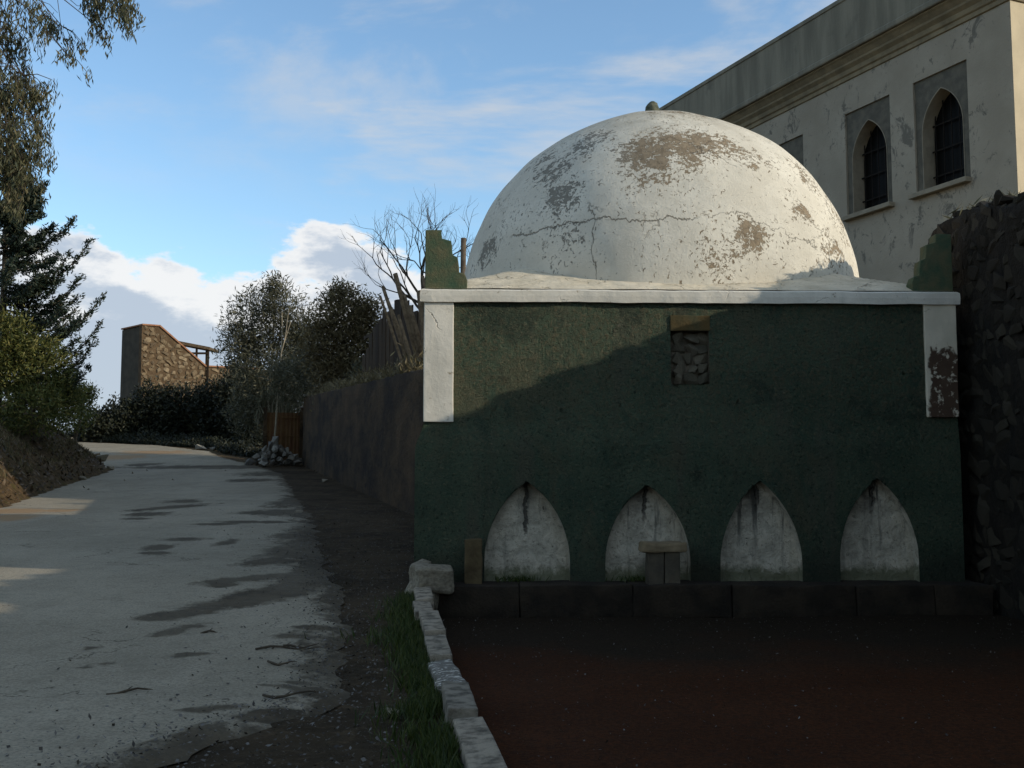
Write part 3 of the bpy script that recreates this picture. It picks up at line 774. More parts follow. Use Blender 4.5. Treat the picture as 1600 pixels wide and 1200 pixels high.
o = link('buried_stone', me, M_pale_stone); o.location = (p.x + .05, 13.05, .22); o.scale = (.26, .24, .20)
tag(o, 'squat footing stone under the pale corner boulder', 'stone')

# ------------------------------------------------------------------ kerb of rough blocks
kerb = empty('kerb', (0, 0, 0), 0, 'line of pale uneven kerb blocks between road verge and red courtyard', 'kerb')
segs = [(3.2, 4.55, .0, 0), (4.6, 5.5, .01, 0), (5.52, 7.0, .012, 0), (7.05, 8.05, .0, 0), (8.08, 9.15, -.01, 1), (9.2, 10.05, .015, 0), (10.08, 11.1, .0, 0), (11.14, 11.9, -.008, 0), (11.93, 12.8, .005, 0)]
M_kdark = simple('dark_painted_kerb_stone', (.10, .095, .085), (.17, .16, .15), 5)
def f_mark(g):
    p = g.obj(); n = g.noise(g.stretch(p, (1.0, 1.6, 1)), 7, 6, .7, 1.6)
    return g.mix(g.ss(n, .53, .58), (.13, .125, .12), (.52, .52, .52)), n
M_kmark = mat('stone_with_white_paint_marks', f_mark, .85, (.5, .02))
for i, (y0, y1, dx_, pt) in enumerate(segs):
    L = y1 - y0; ym = (y0 + y1) / 2; zt = zrf(ym) + .13 + (.02 if i % 3 == 0 else 0)
    mb = MB(); mb.box((0, 0, -.12), (.098 + (.014 if pt else 0), L / 2 - .014, .12)); me = mb.mesh('kerb_stone', bevel=.014 if not pt else .035)
    roughen(me, .009 if not pt else .04, 2.2, i, 3 if L < 1.2 else 4)
    for pl in me.polygons: pl.use_smooth = True
    o = link('kerb_stone', me, M_kmark if pt else M_kerb, kerb)
    o.location = (x_kerb(ym) + dx_ + rng.uniform(-.025, .025), ym, zt + rng.uniform(-.012, .012)); o.rotation_euler = (math.atan2(zrf(y1) - zrf(y0), L) + rng.uniform(-.01, .01), rng.uniform(-.09, .09), math.atan(.133) + rng.uniform(-.025, .025))
    if pt: o['label'] = 'darker kerb block daubed with white paint'

# ------------------------------------------------------------------ tall rubble wall on the right of the courtyard
WX = 5.90
def wtop(y):
    pts = [(-9, 4.3), (8.9, 4.42), (8.97, 4.86), (12.6, 4.88), (13.1, 5.04), (14.3, 5.18), (14.9, 5.14), (15.15, 5.0), (15.32, 4.7), (15.4, 4.0)]
    return float(np.interp(y, [a for a, _ in pts], [b for _, b in pts])) + .05 * nz(0, y * 2.3, 1) + .03 * nz(0, y * 7, 1)
rub = empty('rubble_wall', (WX, 3, -.05), 0, 'tall dark rubble stone wall along the right of the courtyard', 'wall')
mb = MB(); ysm = np.concatenate([np.arange(-9, 11, .4), np.arange(11, 15.41, .1)]); K = 40
sec = []
for y in ysm:
    T = wtop(y); ring_ = []
    for j in range(K + 1):
        z = T * j / K; ring_.append((.0 + .05 * nz(1, y * 2, z * 2) + .03 * nz(1, y * 6, z * 6), z))
    ring_ += [(.2, T + .07), (.45, T + .05), (.62, T - .05), (.66, 0)]
    sec.append(ring_)
n = len(sec[0])
for y, rg in zip(ysm, sec): mb.v += [(a, y - 3, z) for a, z in rg]
for i in range(len(ysm) - 1):
    for j in range(n - 1): mb.f.append((i * n + j, i * n + j + 1, (i + 1) * n + j + 1, (i + 1) * n + j))
mb.f.append(tuple(range(n))); mb.f.append(tuple((len(ysm) - 1) * n + j for j in range(n)))
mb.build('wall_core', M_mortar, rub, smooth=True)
rng = random.Random(11); cnt = 0; stuff = MB()
rk_np = []
for m_ in rocks: rk_np.append(([tuple(v.co) for v in m_.vertices], [tuple(p.vertices) for p in m_.polygons]))
for y0, y1, single in ((11.5, 15.25, True), (-8.5, 11.5, False)):
    z = .10
    while z < 5.1:
        rowh = rng.choice((.14, .18, .24, .30)) * rng.uniform(.9, 1.1); y = y0 + rng.uniform(0, .15)
        while y < y1:
            ln = rng.uniform(.13, .46)
            if z < wtop(y + ln / 2) - .02:
                sc = (rng.uniform(.05, .075), ln * .56, rowh * .56); loc = (rng.uniform(.01, .04), y + ln / 2 - 3, z + rowh / 2 + rng.uniform(-.03, .03))
                rot = (rng.uniform(-.6, .6), 0, rng.uniform(-.15, .15))
                if single and cnt < 300:
                    o = link('stone', rng.choice(rocks), None, rub); o.location = loc; o.scale = sc; o.rotation_euler = rot; cnt += 1
                else:
                    vs_, fs_ = rng.choice(rk_np); Mx = Matrix.Rotation(rot[0], 3, 'X')
                    stuff.add([Vector(loc) + Mx @ Vector((a * sc[0], b * sc[1], c * sc[2])) for a, b, c in vs_], fs_)
            y += ln
        z += rowh
for y in np.arange(11.5, 15.1, .22):                       # cap stones
    o = link('cap_stone', rng.choice(rocks), None, rub); o.location = (.2 + rng.uniform(-.1, .15), y - 3, wtop(y) + .05); o.scale = (.16, rng.uniform(.1, .17), rng.uniform(.05, .08)); o.rotation_euler = (rng.uniform(-.4, .4), rng.uniform(-.3, .3), rng.uniform(0, 3))
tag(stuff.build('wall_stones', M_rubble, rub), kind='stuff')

# ------------------------------------------------------------------ foliage tools
def leaf_quads(P, D, L, W, rs, fold=.0):
    """P centres (n,3), D growth directions (n,3)"""
    P = np.asarray(P, float); D = np.asarray(D, float); n = len(P)
    D = D / (np.linalg.norm(D, axis=1, keepdims=True) + 1e-9)
    S = np.cross(D, rs.normal(size=(n, 3))); S /= np.linalg.norm(S, axis=1, keepdims=True) + 1e-9
    L = np.asarray(L) * rs.uniform(.7, 1.3, n); W = np.asarray(W) * rs.uniform(.7, 1.3, n)
    a = P - D * L[:, None] * .5; b = P + S * W[:, None] * .5 - D * L[:, None] * .08; c = P + D * L[:, None] * .5; e = P - S * W[:, None] * .5 - D * L[:, None] * .08
    return np.stack([a, b, c, e], 1).reshape(-1, 3)
def quads_mesh(name, V):
    n = len(V) // 4; me = bpy.data.meshes.new(name)
    me.vertices.add(n * 4); me.vertices.foreach_set('co', np.asarray(V, np.float32).ravel())
    me.loops.add(n * 4); me.loops.foreach_set('vertex_index', np.arange(n * 4, dtype=np.int32))
    me.polygons.add(n); me.polygons.foreach_set('loop_start', np.arange(0, n * 4, 4, dtype=np.int32))
    me.update(calc_edges=True); me.validate(); return me
def grow(rng, p, d, L, r, depth, segs, tips, spread=.6, ratio=.72, up=.15, kids=(2, 3), bend=.18):
    pts = [p.copy()]; k = 4
    for i in range(k):
        d = (d + Vector((rng.gauss(0, bend), rng.gauss(0, bend), rng.gauss(0, bend) + up * .25))).normalized()
        p = p + d * (L / k); pts.append(p.copy())
    r1 = r * .62
    segs.append((pts, [r + (r1 - r) * i / k for i in range(k + 1)]))
    if depth == 0: tips.append((p.copy(), d.copy())); return
    for _ in range(rng.randint(*kids)):
        a = Vector((rng.gauss(0, 1), rng.gauss(0, 1), rng.gauss(0, .7) + up)).normalized()
        q = pts[-1] if rng.random() < .6 else pts[rng.randint(2, 3)]
        grow(rng, q, (d + a * spread).normalized(), L * ratio * rng.uniform(.8, 1.15), r1 * .85, depth - 1, segs, tips, spread, ratio, up, kids, bend)
def limbs(name, segs, m, parent, n=6):
    mb = MB()
    for pts, rr in segs: mb.tube(pts, rr, n if rr[0] > .03 else 4, caps=False)
    return mb.build(name, m, parent, smooth=True)
def crown_points(rng, rs, lobes, per, shell=.55):
    P = []; D = []
    for (c, rad) in lobes:
        n = int(per * rad[0] * rad[2]); v = rs.normal(size=(n, 3)); v /= np.linalg.norm(v, axis=1, keepdims=True)
        k = shell + (1 - shell) * rs.uniform(0, 1, n) ** .5
        k *= 1 + .22 * np.array([nz(*(q * 2.2 + np.array(c) * 3.7)) for q in v]) + .10 * rs.normal(size=n) * (rs.uniform(size=n) < .25)
        P.append(np.array(c) + v * k[:, None] * np.array(rad)); D.append(v + rs.normal(size=(n, 3)) * .6 + np.array((0, 0, .2)))
    return np.concatenate(P), np.concatenate(D)
def clumped(rs, P, D, k, sp):
    """several leaves round each seed, so foliage reads in clumps with gaps"""
    n = len(P); Q = np.repeat(P, k, 0) + rs.normal(size=(n * k, 3)) * sp; E = np.repeat(D, k, 0) + rs.normal(size=(n * k, 3)) * .7
    return Q, E
def lobed_tree(name, base, lobes, leafm, barkm, label, cat='tree', per=260, k=7, sp=.14, L=.16, W=.07, seed=1, trunk_r=.12, group=None, shell=.5, depth=3):
    rng = random.Random(seed); rs = np.random.default_rng(seed); base = Vector(base)
    t = empty(name, base, 0, label, cat, group); segs = []; tips = []
    for c, rad in lobes:
        c = Vector(c) - base; m1 = Vector((c.x * .35, c.y * .35, c.z * .45)) + Vector((rng.gauss(0, .1), rng.gauss(0, .1), 0))
        segs.append(([Vector((0, 0, -.25)), m1 * .5, m1, c], [trunk_r, trunk_r * .8, trunk_r * .6, trunk_r * .3]))
        for _ in range(5):
            a = Vector((rng.gauss(0, 1), rng.gauss(0, 1), rng.gauss(0, .8) + .3)).normalized()
            grow(rng, c.copy(), a, min(rad) * .42, trunk_r * .25, depth - 1, segs, tips, .6, .7, .15)
    limbs('trunk', segs, barkm, t)
    P, D = crown_points(rng, rs, [(Vector(c) - base, r_) for c, r_ in lobes], per, shell)
    if tips: P = np.concatenate([P, np.array([q[0] for q in tips])]); D = np.concatenate([D, np.array([q[1] for q in tips])])
    Q, E_ = clumped(rs, P, D, k, sp)
    link('crown', quads_mesh('crown', leaf_quads(Q, E_, L, W, rs)), leafm, t)
    return t

# weeds on top of the rubble wall
rs = np.random.default_rng(3); pts = []; dr = []
for i in range(120):
    y = rs.uniform(11.8, 15.0); q = np.array((WX + rs.uniform(.05, .4), y, wtop(y) + .06)); pts.append(q); dr.append((rs.normal() * .8, rs.normal() * .8, .7))
o = link('dry_weeds', quads_mesh('dry_weeds', leaf_quads(pts, dr, .26, .025, rs)), L_reed); tag(o, 'dry weeds and stalks on top of the rubble wall', 'weeds', kind='stuff')

# ------------------------------------------------------------------ big cream building behind the tomb
FD = Vector((-.3947, .9188, 0)); FN = Vector((-.9188, -.3947, 0)); FC = Vector((10.504, 22.0, 0))
bld = empty('cream_building', FC, math.atan2(FD.y, FD.x), 'large cream rendered building with grey parapet behind the white dome', 'building')
# local frame: x along the shaded facade, y = outward is +y (left of the direction of travel)
BL, BD, BT = 24.5, 11.0, 13.7
def ry(v): return v
WIN = [(1.22, 2.83), (3.60, 5.19), (6.85, 8.42), (9.6, 11.2), (12.0, 13.6)]; WZ0, WZ1 = 8.22, 10.88
mb = MB()
def quad(a, b, c, e): mb.add([a, b, c, e], [(0, 1, 2, 3)])
xs = [0] + [x for w in WIN for x in w] + [BL]
for i in range(len(xs) - 1):
    x0, x1 = xs[i], xs[i + 1]
    rngs = [(0, WZ0), (WZ1, 11.75)] if i % 2 else [(0, 11.75)]
    for z0, z1 in rngs:
        k = max(1, int((z1 - z0) / .6)); kk = max(1, int((x1 - x0) / .6))
        for a in range(k):
            for b in range(kk):
                xa, xb = x0 + (x1 - x0) * b / kk, x0 + (x1 - x0) * (b + 1) / kk; za, zb = z0 + (z1 - z0) * a / k, z0 + (z1 - z0) * (a + 1) / k
                quad((xa, .008 * nz(xa, 0, za), za), (xb, .008 * nz(xb, 0, za), za), (xb, .008 * nz(xb, 0, zb), zb), (xa, .008 * nz(xa, 0, zb), zb))
for x0, x1 in WIN:                                              # window-panel rebate sides
    for p, q in (((x0, WZ0), (x1, WZ0)), ((x1, WZ0), (x1, WZ1)), ((x1, WZ1), (x0, WZ1)), ((x0, WZ1), (x0, WZ0))):
        quad((p[0], 0, p[1]), (q[0], 0, q[1]), (q[0], -.06, q[1]), (p[0], -.06, p[1]))
quad((BL, 0, 0), (BL, -BD, 0), (BL, -BD, 11.75), (BL, 0, 11.75)); quad((0, -BD, 0), (BL, -BD, 0), (BL, -BD, 11.75), (0, -BD, 11.75))
mb.build('wall', M_cream, bld)
mb = MB(); mb.add([(-.003, .002, 0), (-.003, -BD, 0), (-.003, -BD, 11.75), (-.003, .002, 11.75)], [(0, 1, 2, 3)]); mb.build('end_wall', simple('sunlit_cream_render', (.50, .45, .36), (.60, .54, .43), 1.2, .9, (.3, .01)), bld)  # end wall coloured lighter than the facade, direct sun put into its paint
# cornice: stepped mouldings growing outward under the parapet, all four sides
def frame_band(name, m, prof):
    """prof: list of (outward, z), swept round the plan"""
    mb = MB(); k = len(prof); cs = [(0, 0, -1, 1), (BL, 0, 1, 1), (BL, -BD, 1, -1), (0, -BD, -1, -1)]
    for x, y, sx, sy in cs: mb.v += [(x + sx * o, y + sy * o, z) for o, z in prof]
    for c in range(4):
        e = (c + 1) % 4
        for i in range(k - 1): mb.f.append((c * k + i, c * k + i + 1, e * k + i + 1, e * k + i))
    return mb.build(name, m, bld)
frame_band('cornice', M_ochre, [(-.02, 11.70), (.04, 11.72), (.04, 11.82), (.08, 11.85), (.10, 11.95), (.18, 12.03), (.19, 12.08), (.27, 12.18), (.32, 12.22), (.32, 12.26), (.0, 12.27)])
frame_band('parapet', M_parapet, [(.0, 12.255), (.38, 12.256), (.40, 12.28), (.40, 12.38), (.37, 12.42), (.37, 13.58), (.40, 13.60), (.40, 13.70), (.05, 13.71), (.05, 12.8)])
mb = MB(); mb.add([(-.1, .1, 12.8), (BL + .1, .1, 12.8), (BL + .1, -BD - .1, 12.8), (-.1, -BD - .1, 12.8)], [(0, 1, 2, 3)]); mb.build('roof', M_parapet, bld)
for wi, (x0, x1) in enumerate(WIN):
    xc = (x0 + x1) / 2; hw = .60; zs = 9.55; za = 10.50; dp = -.05
    Rr = ((za - zs) ** 2 + hw ** 2) / (2 * hw)
    def atop(x): return zs + math.sqrt(max(0, Rr ** 2 - (abs(x - xc) + Rr - hw) ** 2))
    mb = MB(); N = 24; ul = [xc + hw * math.sin(math.pi / 2 * t) for t in np.linspace(-1, 1, N + 1)]
    mb.add([(x0, dp, WZ0), (xc - hw, dp, WZ0), (xc - hw, dp, WZ1), (x0, dp, WZ1)], [(0, 1, 2, 3)])
    mb.add([(xc + hw, dp, WZ0), (x1, dp, WZ0), (x1, dp, WZ1), (xc + hw, dp, WZ1)], [(0, 1, 2, 3)])
    for a, b in zip(ul[:-1], ul[1:]): mb.add([(a, dp, atop(a)), (b, dp, atop(b)), (b, dp, WZ1), (a, dp, WZ1)], [(0, 1, 2, 3)])
    win = mb.build('window', M_panel, bld)
    mb = MB(); ol = [(xc - hw, WZ0)] + [(x, atop(x)) for x in ul] + [(xc + hw, WZ0)]
    inn = .03
    for (a, az), (b, bz) in zip(ol[:-1], ol[1:]): mb.add([(a, dp + .012, az), (b, dp + .012, bz), (b, -.42, bz), (a, -.42, az)], [(0, 1, 2, 3)])
    # raised pale rim round the arch
    def outw(x, z): 
        s = 1.03; return (xc + (x - xc) * s, WZ0 + (z - WZ0) * (1.012))
    for (a, az), (b, bz) in zip(ol[:-1], ol[1:]):
        A, B = outw(a, az), outw(b, bz); mb.add([(a, dp + .012, az), (b, dp + .012, bz), (B[0], dp + .012, B[1]), (A[0], dp + .012, A[1])], [(0, 1, 2, 3)])
    mb.build('reveal', M_reveal, win)
    mb = MB(); mb.add([(xc - hw, -.40, WZ0), (xc + hw, -.40, WZ0), (xc + hw, -.40, za), (xc - hw, -.40, za)], [(0, 1, 2, 3)]); mb.build('pane', M_glass, win)
    for q in range(5):
        x = xc - hw + hw * 2 * (q + .5) / 5; mb = MB(); mb.tube([(x, -.33, WZ0), (x, -.33, atop(x) - .01)], .014, 6); mb.build('grille_bar', M_iron, win)
    for z in (8.6, 9.2, 9.8):
        mb = MB(); mb.box((xc, -.33, z), (hw, .010, .018)); mb.build('grille_rail', M_iron, win)
    mb = MB(); mb.box((xc + (.05 if wi == 0 else 0), .06, WZ0 - .05), ((x1 - x0) / 2 + .06, .11, .055)); mb.build('sill', M_reveal, win, bevel=.012)

# ------------------------------------------------------------------ garden wall running up the road
gw = MB(); yw = np.arange(19.4, 51.6, .25); K = 16; TH_ = .62
sec = []
for y in yw:
    x = x_wall(y); zb = zrf(y) - .35; zt = zrf(y) + 3.2 + .035 * nz(y * .8, 0, 0) + .03 * nz(y * 3, 2, 0)
    ln = [(x + .03 * nz(y * .8, z_ * .8, 3), y, z_) for z_ in np.linspace(zb, zt, K)]
    ln += [(x + .06, y + .01, zt + .035), (x + TH_ - .05, y + .08, zt + .03), (x + TH_, y + .1, zt - .02), (x + TH_, y + .1, zb)]
    sec.append(ln)
n = len(sec[0])
for s_ in sec: gw.v += s_
for i in range(len(yw) - 1):
    for j in range(n - 1): gw.f.append((i * n + j, (i + 1) * n + j, (i + 1) * n + j + 1, i * n + j + 1))
gw.f.append(tuple(range(n))); gw.f.append(tuple((len(yw) - 1) * n + j for j in range(n)))
o = gw.build('garden_wall', M_gwall, None, smooth=True); tag(o, 'high stained concrete wall running up beside the road from the tomb', 'wall')
rng = random.Random(21)
for (px, py, Y, s_, lb) in ((487, 611, 49.8, .30, 'pale stone lying on the far end of the garden wall'), (438, 660, 51, .0, '')):
    if s_ == 0: continue
    p = at(px, py, Y); o = link('loose_stone', rock_mesh('loose_stone', rng), M_pale_stone); o.location = (x_wall(Y) + .2, Y, zrf(Y) + 3.2 + .14); o.scale = (s_, s_ * .7, .15); tag(o, lb, 'stone')

rs = np.random.default_rng(52); pts = []; dr = []
while len(pts) < 3800:
    y = rs.uniform(24, 51); 
    if nz(y * .7, 3, 1) < -.08 and rs.uniform() < .85: continue
    h = abs(rs.normal()) * .16 * (1 + .8 * nz(y * .9, 1, 7)); pts.append((x_wall(y) + .25 + rs.normal() * .14, y, zrf(y) + 3.24 + h)); dr.append((rs.normal() * .7 - .3, rs.normal() * .7, .8))
o = link('wall_top_weeds', quads_mesh('wall_top_weeds', leaf_quads(pts, dr, .20, .035, rs)), L_brown); tag(o, 'scrubby weeds growing along the top of the garden wall', 'weeds', kind='stuff')
# gate of rusty sheet beyond the wall
gp = Vector((x_wall(53) - .9, 53.4, zrf(53.4)))
gate = empty('rusty_gate', gp, R(8), 'rusty orange sheet metal gate beyond the end of the garden wall', 'gate')
for s in (-1, 1):
    mb = MB()
    NX = 9
    for i in range(NX):
        x0 = s * .40 - .405 + .81 * i / NX; x1 = s * .40 - .405 + .81 * (i + 1) / NX
        mb.add([(x0, .03 * (i % 2) + .02 * s, 0), (x1, .03 * ((i + 1) % 2) + .02 * s, 0), (x1, .03 * ((i + 1) % 2) + .02 * s, 2.45), (x0, .03 * (i % 2) + .02 * s, 2.45)], [(0, 1, 2, 3)])
    lf = mb.build('gate_leaf', M_rust, gate)
    for z in (.3, 1.3, 2.2):
        mb = MB(); mb.box((s * .40, -.02, z), (.38, .018, .03)); mb.build('rail', M_rust, lf)
for s in (-1, 1):
    mb = MB(); mb.box((s * .88, 0, 1.3), (.09, .09, 1.42)); mb.build('gate_post', M_gwall, gate, bevel=.01)
# rubble heap before it
hp = (at(433, 716, 50.6).x, 50.6); heap = empty('rubble_heap', (hp[0] - .1, hp[1], zrf(hp[1])), 0, 'heap of broken grey stones at the far end of the garden wall', 'rubble heap')
M_heap = per_object('grey_rubble', [(.10, .10, .105), (.19, .19, .19), (.14, .135, .13), (.30, .30, .29)])
hr = [rock_mesh('stone', rng) for _ in range(7)]
for m_ in hr: m_.materials.append(M_heap)
for i in range(70):
    a = rng.uniform(0, 6.28); q = rng.random() ** .6; x = math.cos(a) * q * 1.25; y = math.sin(a) * q * 1.1; z = 1.15 * (1 - q) * rng.uniform(.6, 1) + max(0, .35 * x * (1 - q))
    o = link('stone', rng.choice(hr), None, heap); s_ = rng.uniform(.12, .27); o.location = (x, y, z + .05); o.scale = (s_, s_ * rng.uniform(.6, 1), s_ * rng.uniform(.5, .9)); o.rotation_euler = (rng.uniform(0, 3), rng.uniform(0, 3), rng.uniform(0, 3))
for i, (px, py, s_, lb) in enumerate([(315, 697, .42, 'large grey rock on the far verge below the hedge'), (335, 699, .3, 'smaller grey rock on the far verge below the hedge'), (508, 748, .16, 'pale stone on the verge under the garden wall'), (620, 1110, .09, 'flat pale stone on the verge beside the kerb grass'), (467, 798, .13, 'pale stone on the dark muddy road edge')]):
    x, y = gnd(px, py + 4); o = link('verge_stone', rock_mesh('verge_stone', rng), M_heap if i < 2 else M_pale_stone); o.location = (x, y, zrf(y) + s_ * .2); o.scale = (s_, s_ * .8, s_ * .5); o.rotation_euler.z = i; tag(o, lb, 'stone', 'stones along the road verge')

# ------------------------------------------------------------------ plank fence, leaning logs and post on the terrace
def terr(y): return zrf(y) + 2.95
FA, FB = Vector((-5.0, 36.0, 0)), Vector((-2.3, 30.3, 0)); fdir = (FB - FA).normalized()
pf = empty('plank_fence', (FA.x, FA.y, terr(33) - .2), 0, 'tall weathered plank fence behind the garden wall beside the logs', 'fence')
NPL = 18
for i in range(NPL):
    q = FA.lerp(FB, (i + .5) / NPL); px = 800 + q.x / q.y * F_PX
    tp = np.interp(px, [560, 575, 590, 605, 620, 690], [560, 535, 500, 480, 476, 482]) + rng.uniform(-9, 9)
    ztop = at(px, tp, q.y).z - terr(33) + .2
    mb = MB(); mb.box((0, 0, ztop / 2 - .1), ((FB - FA).length / NPL / 2 - .012, .016, ztop / 2 + .1)); me = roughen(mb.mesh('plank'), .02, 3, i, 2)
    o = link('plank', me, M_plank, pf); o.location = (q.x - FA.x, q.y - FA.y + rng.uniform(-.03, .03), 0); o.rotation_euler = (0, rng.uniform(-.02, .02), math.atan2(fdir.y, fdir.x))
for z in (1.1, 2.3):
    q = (FB - FA) / 2; mb = MB(); mb.box((q.x + .04, q.y + .02, z), ((FB - FA).length / 2, .02, .05), Matrix.Rotation(math.atan2(fdir.y, fdir.x), 3, 'Z')); mb.build('rail', M_plank, pf)
logs = [((652, 585), (598, 448), .055), ((664, 570), (617, 428), .075), ((668, 575), (632, 462), .06), ((676, 572), (640, 478), .07), ((660, 590), (606, 470), .045), ((668, 570), (655, 455), .08), ((690, 572), (660, 432), .05), ((655, 578), (622, 492), .05), ((640, 585), (594, 462), .04)]
llab = ['thin pale pole leaning outermost against the plank fence', 'thick grey trunk leaning highest of the stacked logs', 'mid length log leaning between the thick trunks', 'split brown log leaning near the white pilaster', 'thin brown pole leaning low behind the pale pole', 'thick upright log beside the white pilaster', 'slim tall pole standing behind the stepped merlon', 'short grey log leaning at the middle of the stack', 'very thin dark pole leaning beside the plank fence']
for i, ((x0, y0), (x1, y1), r_) in enumerate(logs):
    Y = 27.2 - .12 * i; a = at(x0, y0, Y); b = at(x1, y1, Y + .55); a.z = min(a.z, terr(Y) - .02)
    mid = (a + b) / 2 + Vector((rng.uniform(-.05, .05), 0, rng.uniform(-.03, .03)))
    mb = MB(); mb.tube([Vector((0, 0, 0)), mid - a, b - a], [r_ * 1.1, r_, r_ * .8], 9); me = roughen(mb.mesh('log', smooth=True), .02, 4, i, 1)
    o = link('leaning_log', me, M_log); o.location = a; tag(o, llab[i], 'log', 'logs leaning behind the garden wall')
p = at(723, 372, 22.5); mb = MB(); mb.tube([(0, 0, -.1), (.01, 0, 1.5), (.02, .01, p.z - terr(22.5))], [.06, .058, .055], 7); me = roughen(mb.mesh('post', smooth=True), .012, 5, 2, 1)
o = link('wooden_post', me, simple('dark_post', (.07, .055, .045), (.13, .11, .09), 7)); o.location = (p.x, 22.5, terr(22.5)); tag(o, 'weathered round post standing between stepped merlon and dome', 'post')

# ------------------------------------------------------------------ stone ruin up the road
HC = at(222, 560, 80); HC.z = zrf(80) - .5
hd = R(45)
ruin = empty('stone_house', HC, hd, 'roofless ochre stone house with a sloping gable above the hedge', 'house')
fd = Vector((math.cos(hd), math.sin(hd), 0)); fn = Vector((fd.y, -fd.x, 0))
def hl(px, py):
    q = on_plane(px, py, HC, fn); return (q - HC).dot(fd), q.z - HC.z
prof = [hl(222, 508), hl(249, 510), hl(321, 573), hl(405, 577)]
Wd = prof[-1][0] + 2.0; Hf = prof[-1][1]
out = [(0, 0), (Wd, 0), (Wd, Hf)] + prof[::-1]
mb = MB(); mb.prism(out, lambda a, b, sd: (a, .45 * sd, b))
mb.build('front_wall', M_hmortar, ruin)
sl_ = 3.0; zt0 = prof[0][1]
mb = MB(); mb.box((.225, .45 + sl_ / 2, zt0 / 2 - .02), (.22, sl_ / 2 - .003, zt0 / 2 - .02)); mb.build('side_wall', simple('shade_darkened_wall', (.045, .042, .036), (.075, .068, .056), 1.5), ruin)  # side wall's shade put into a darker base colour
mb = MB()
for (a, az), (b, bz) in zip(prof[:-1] , prof[1:]):
    d_ = Vector((b - a, 0, bz - az)); mb.box(((a + b) / 2, .2, (az + bz) / 2 + .05), (d_.length / 2 + .02, .32, .055), Matrix.Rotation(-math.atan2(bz - az, b - a), 3, 'Y'))
mb.box((.2, .45 + sl_ / 2, zt0 + .05), (.3, sl_ / 2, .05))
mb.build('coping', M_tile, ruin)
hs = [rock_mesh('stone', rng, 12) for _ in range(8)]
for m_ in hs: m_.materials.append(M_hstone)
def ptop(x): return float(np.interp(x, [q[0] for q in prof] + [Wd], [q[1] for q in prof] + [Hf]))
z = hl(300, 622)[1]; cnt = 0
while z < zt0:
    rh = rng.uniform(.28, .44); x = rng.uniform(-.25, .15)
    while x < Wd - .1:
        ln = rng.uniform(.34, .75)
        if z + rh * .8 < ptop(min(x + ln, Wd)) and cnt < 300:
            o = link('stone', rng.choice(hs), None, ruin); o.location = (max(x + ln / 2, .2), -.0, z + rh / 2 + rng.uniform(-.1, .1)); o.scale = (ln * rng.uniform(.42, .58), rng.uniform(.07, .12), rh * rng.uniform(.45, .66)); o.rotation_euler = (0, rng.uniform(-.8, .8), 0); cnt += 1
        x += ln
    z += rh
# open shelter behind it
sp = at(300, 575, 84); 
sh = empty('open_shelter', (sp.x, 84.5, zrf(84)), 0, 'open timber shelter with sagging flat roof behind the stone house', 'shelter')
def sl2(px, py, Y=84.5): q = at(px, py, Y); return q.x - sp.x, q.z - zrf(84)
a = sl2(262, 533); b = sl2(334, 547); ang = math.atan2(b[1] - a[1], b[0] - a[0])
mb = MB()
for k_ in range(6):
    mbk = MB(); mbk.box(((a[0] + b[0]) / 2 + .02 * k_, -.9 + k_ * .36, (a[1] + b[1]) / 2 + rng.uniform(-.03, .03)), ((b[0] - a[0]) / 2, .165, .11), Matrix.Rotation(-ang, 3, 'Y')); mbk.build('roof_board', M_log, sh)
for px, yy in ((268, -.8), (312, -.8), (319, .7), (330, -.8)):
    x, zt = sl2(px, 546); mbk = MB(); mbk.box((x, yy, zt / 2), (.07, .07, zt / 2)); mbk.build('post', M_plank, sh)
x0, z0 = sl2(270, 552); x1, z1 = sl2(330, 556)
mbk = MB(); mbk.box(((x0 + x1) / 2, -.85, (z0 + z1) / 2), ((x1 - x0) / 2, .05, .08)); mbk.build('beam', M_plank, sh)

# ------------------------------------------------------------------ trees and bushes
def lobe(px, py, Y, wpx, hpx, dpt=None):
    p = at(px, py, Y); return (p, (wpx * mpp(Y), dpt or wpx * mpp(Y) * .8, hpx * mpp(Y)))
# grey-green tree over the gate
Y = 57; p = at(425, 690, Y)
lobed_tree('grey_green_tree', (p.x, Y, gh(p.x, Y)), [lobe(395, 510, Y, 48, 62), lobe(440, 500, Y, 42, 60), lobe(378, 550, Y, 38, 50), lobe(460, 560, Y, 50, 60), lobe(420, 600, Y - 1, 60, 60), lobe(430, 452, Y, 16, 24), lobe(480, 530, Y, 36, 46), lobe(400, 640, Y, 50, 50)], L_olive, M_palebark,
           'feathery grey green tree rising above the rusty gate', per=95, k=11, sp=.26, L=.27, W=.055, seed=3, shell=.2)
Y = 46; p = at(540, 650, Y)
lobed_tree('brown_leaved_tree', (p.x, Y, gh(p.x, Y)), [lobe(535, 500, Y, 50, 46), lobe(505, 545, Y, 40, 54), lobe(560, 550, Y, 42, 66), lobe(540, 590, Y, 50, 46), lobe(535, 462, Y, 26, 22), lobe(575, 490, Y, 24, 30)], L_brown, M_bark,
           'dense brownish tree rising behind the garden wall', per=230, k=10, sp=.20, L=.19, W=.06, seed=5, shell=.25)
Y = 50; p = at(495, 640, Y)
lobed_tree('wall_shrub', (p.x, Y, gh(p.x, Y)), [lobe(490, 580, Y, 44, 44), lobe(455, 595, Y + 2, 44, 44), lobe(530, 598, Y - 3, 40, 34), lobe(572, 592, Y - 6, 26, 26)], L_olive, M_bark,
           'low leafy shrub spilling over the top of the garden wall', 'shrub', per=150, k=10, sp=.2, L=.24, W=.05, seed=8, shell=.2, trunk_r=.06)
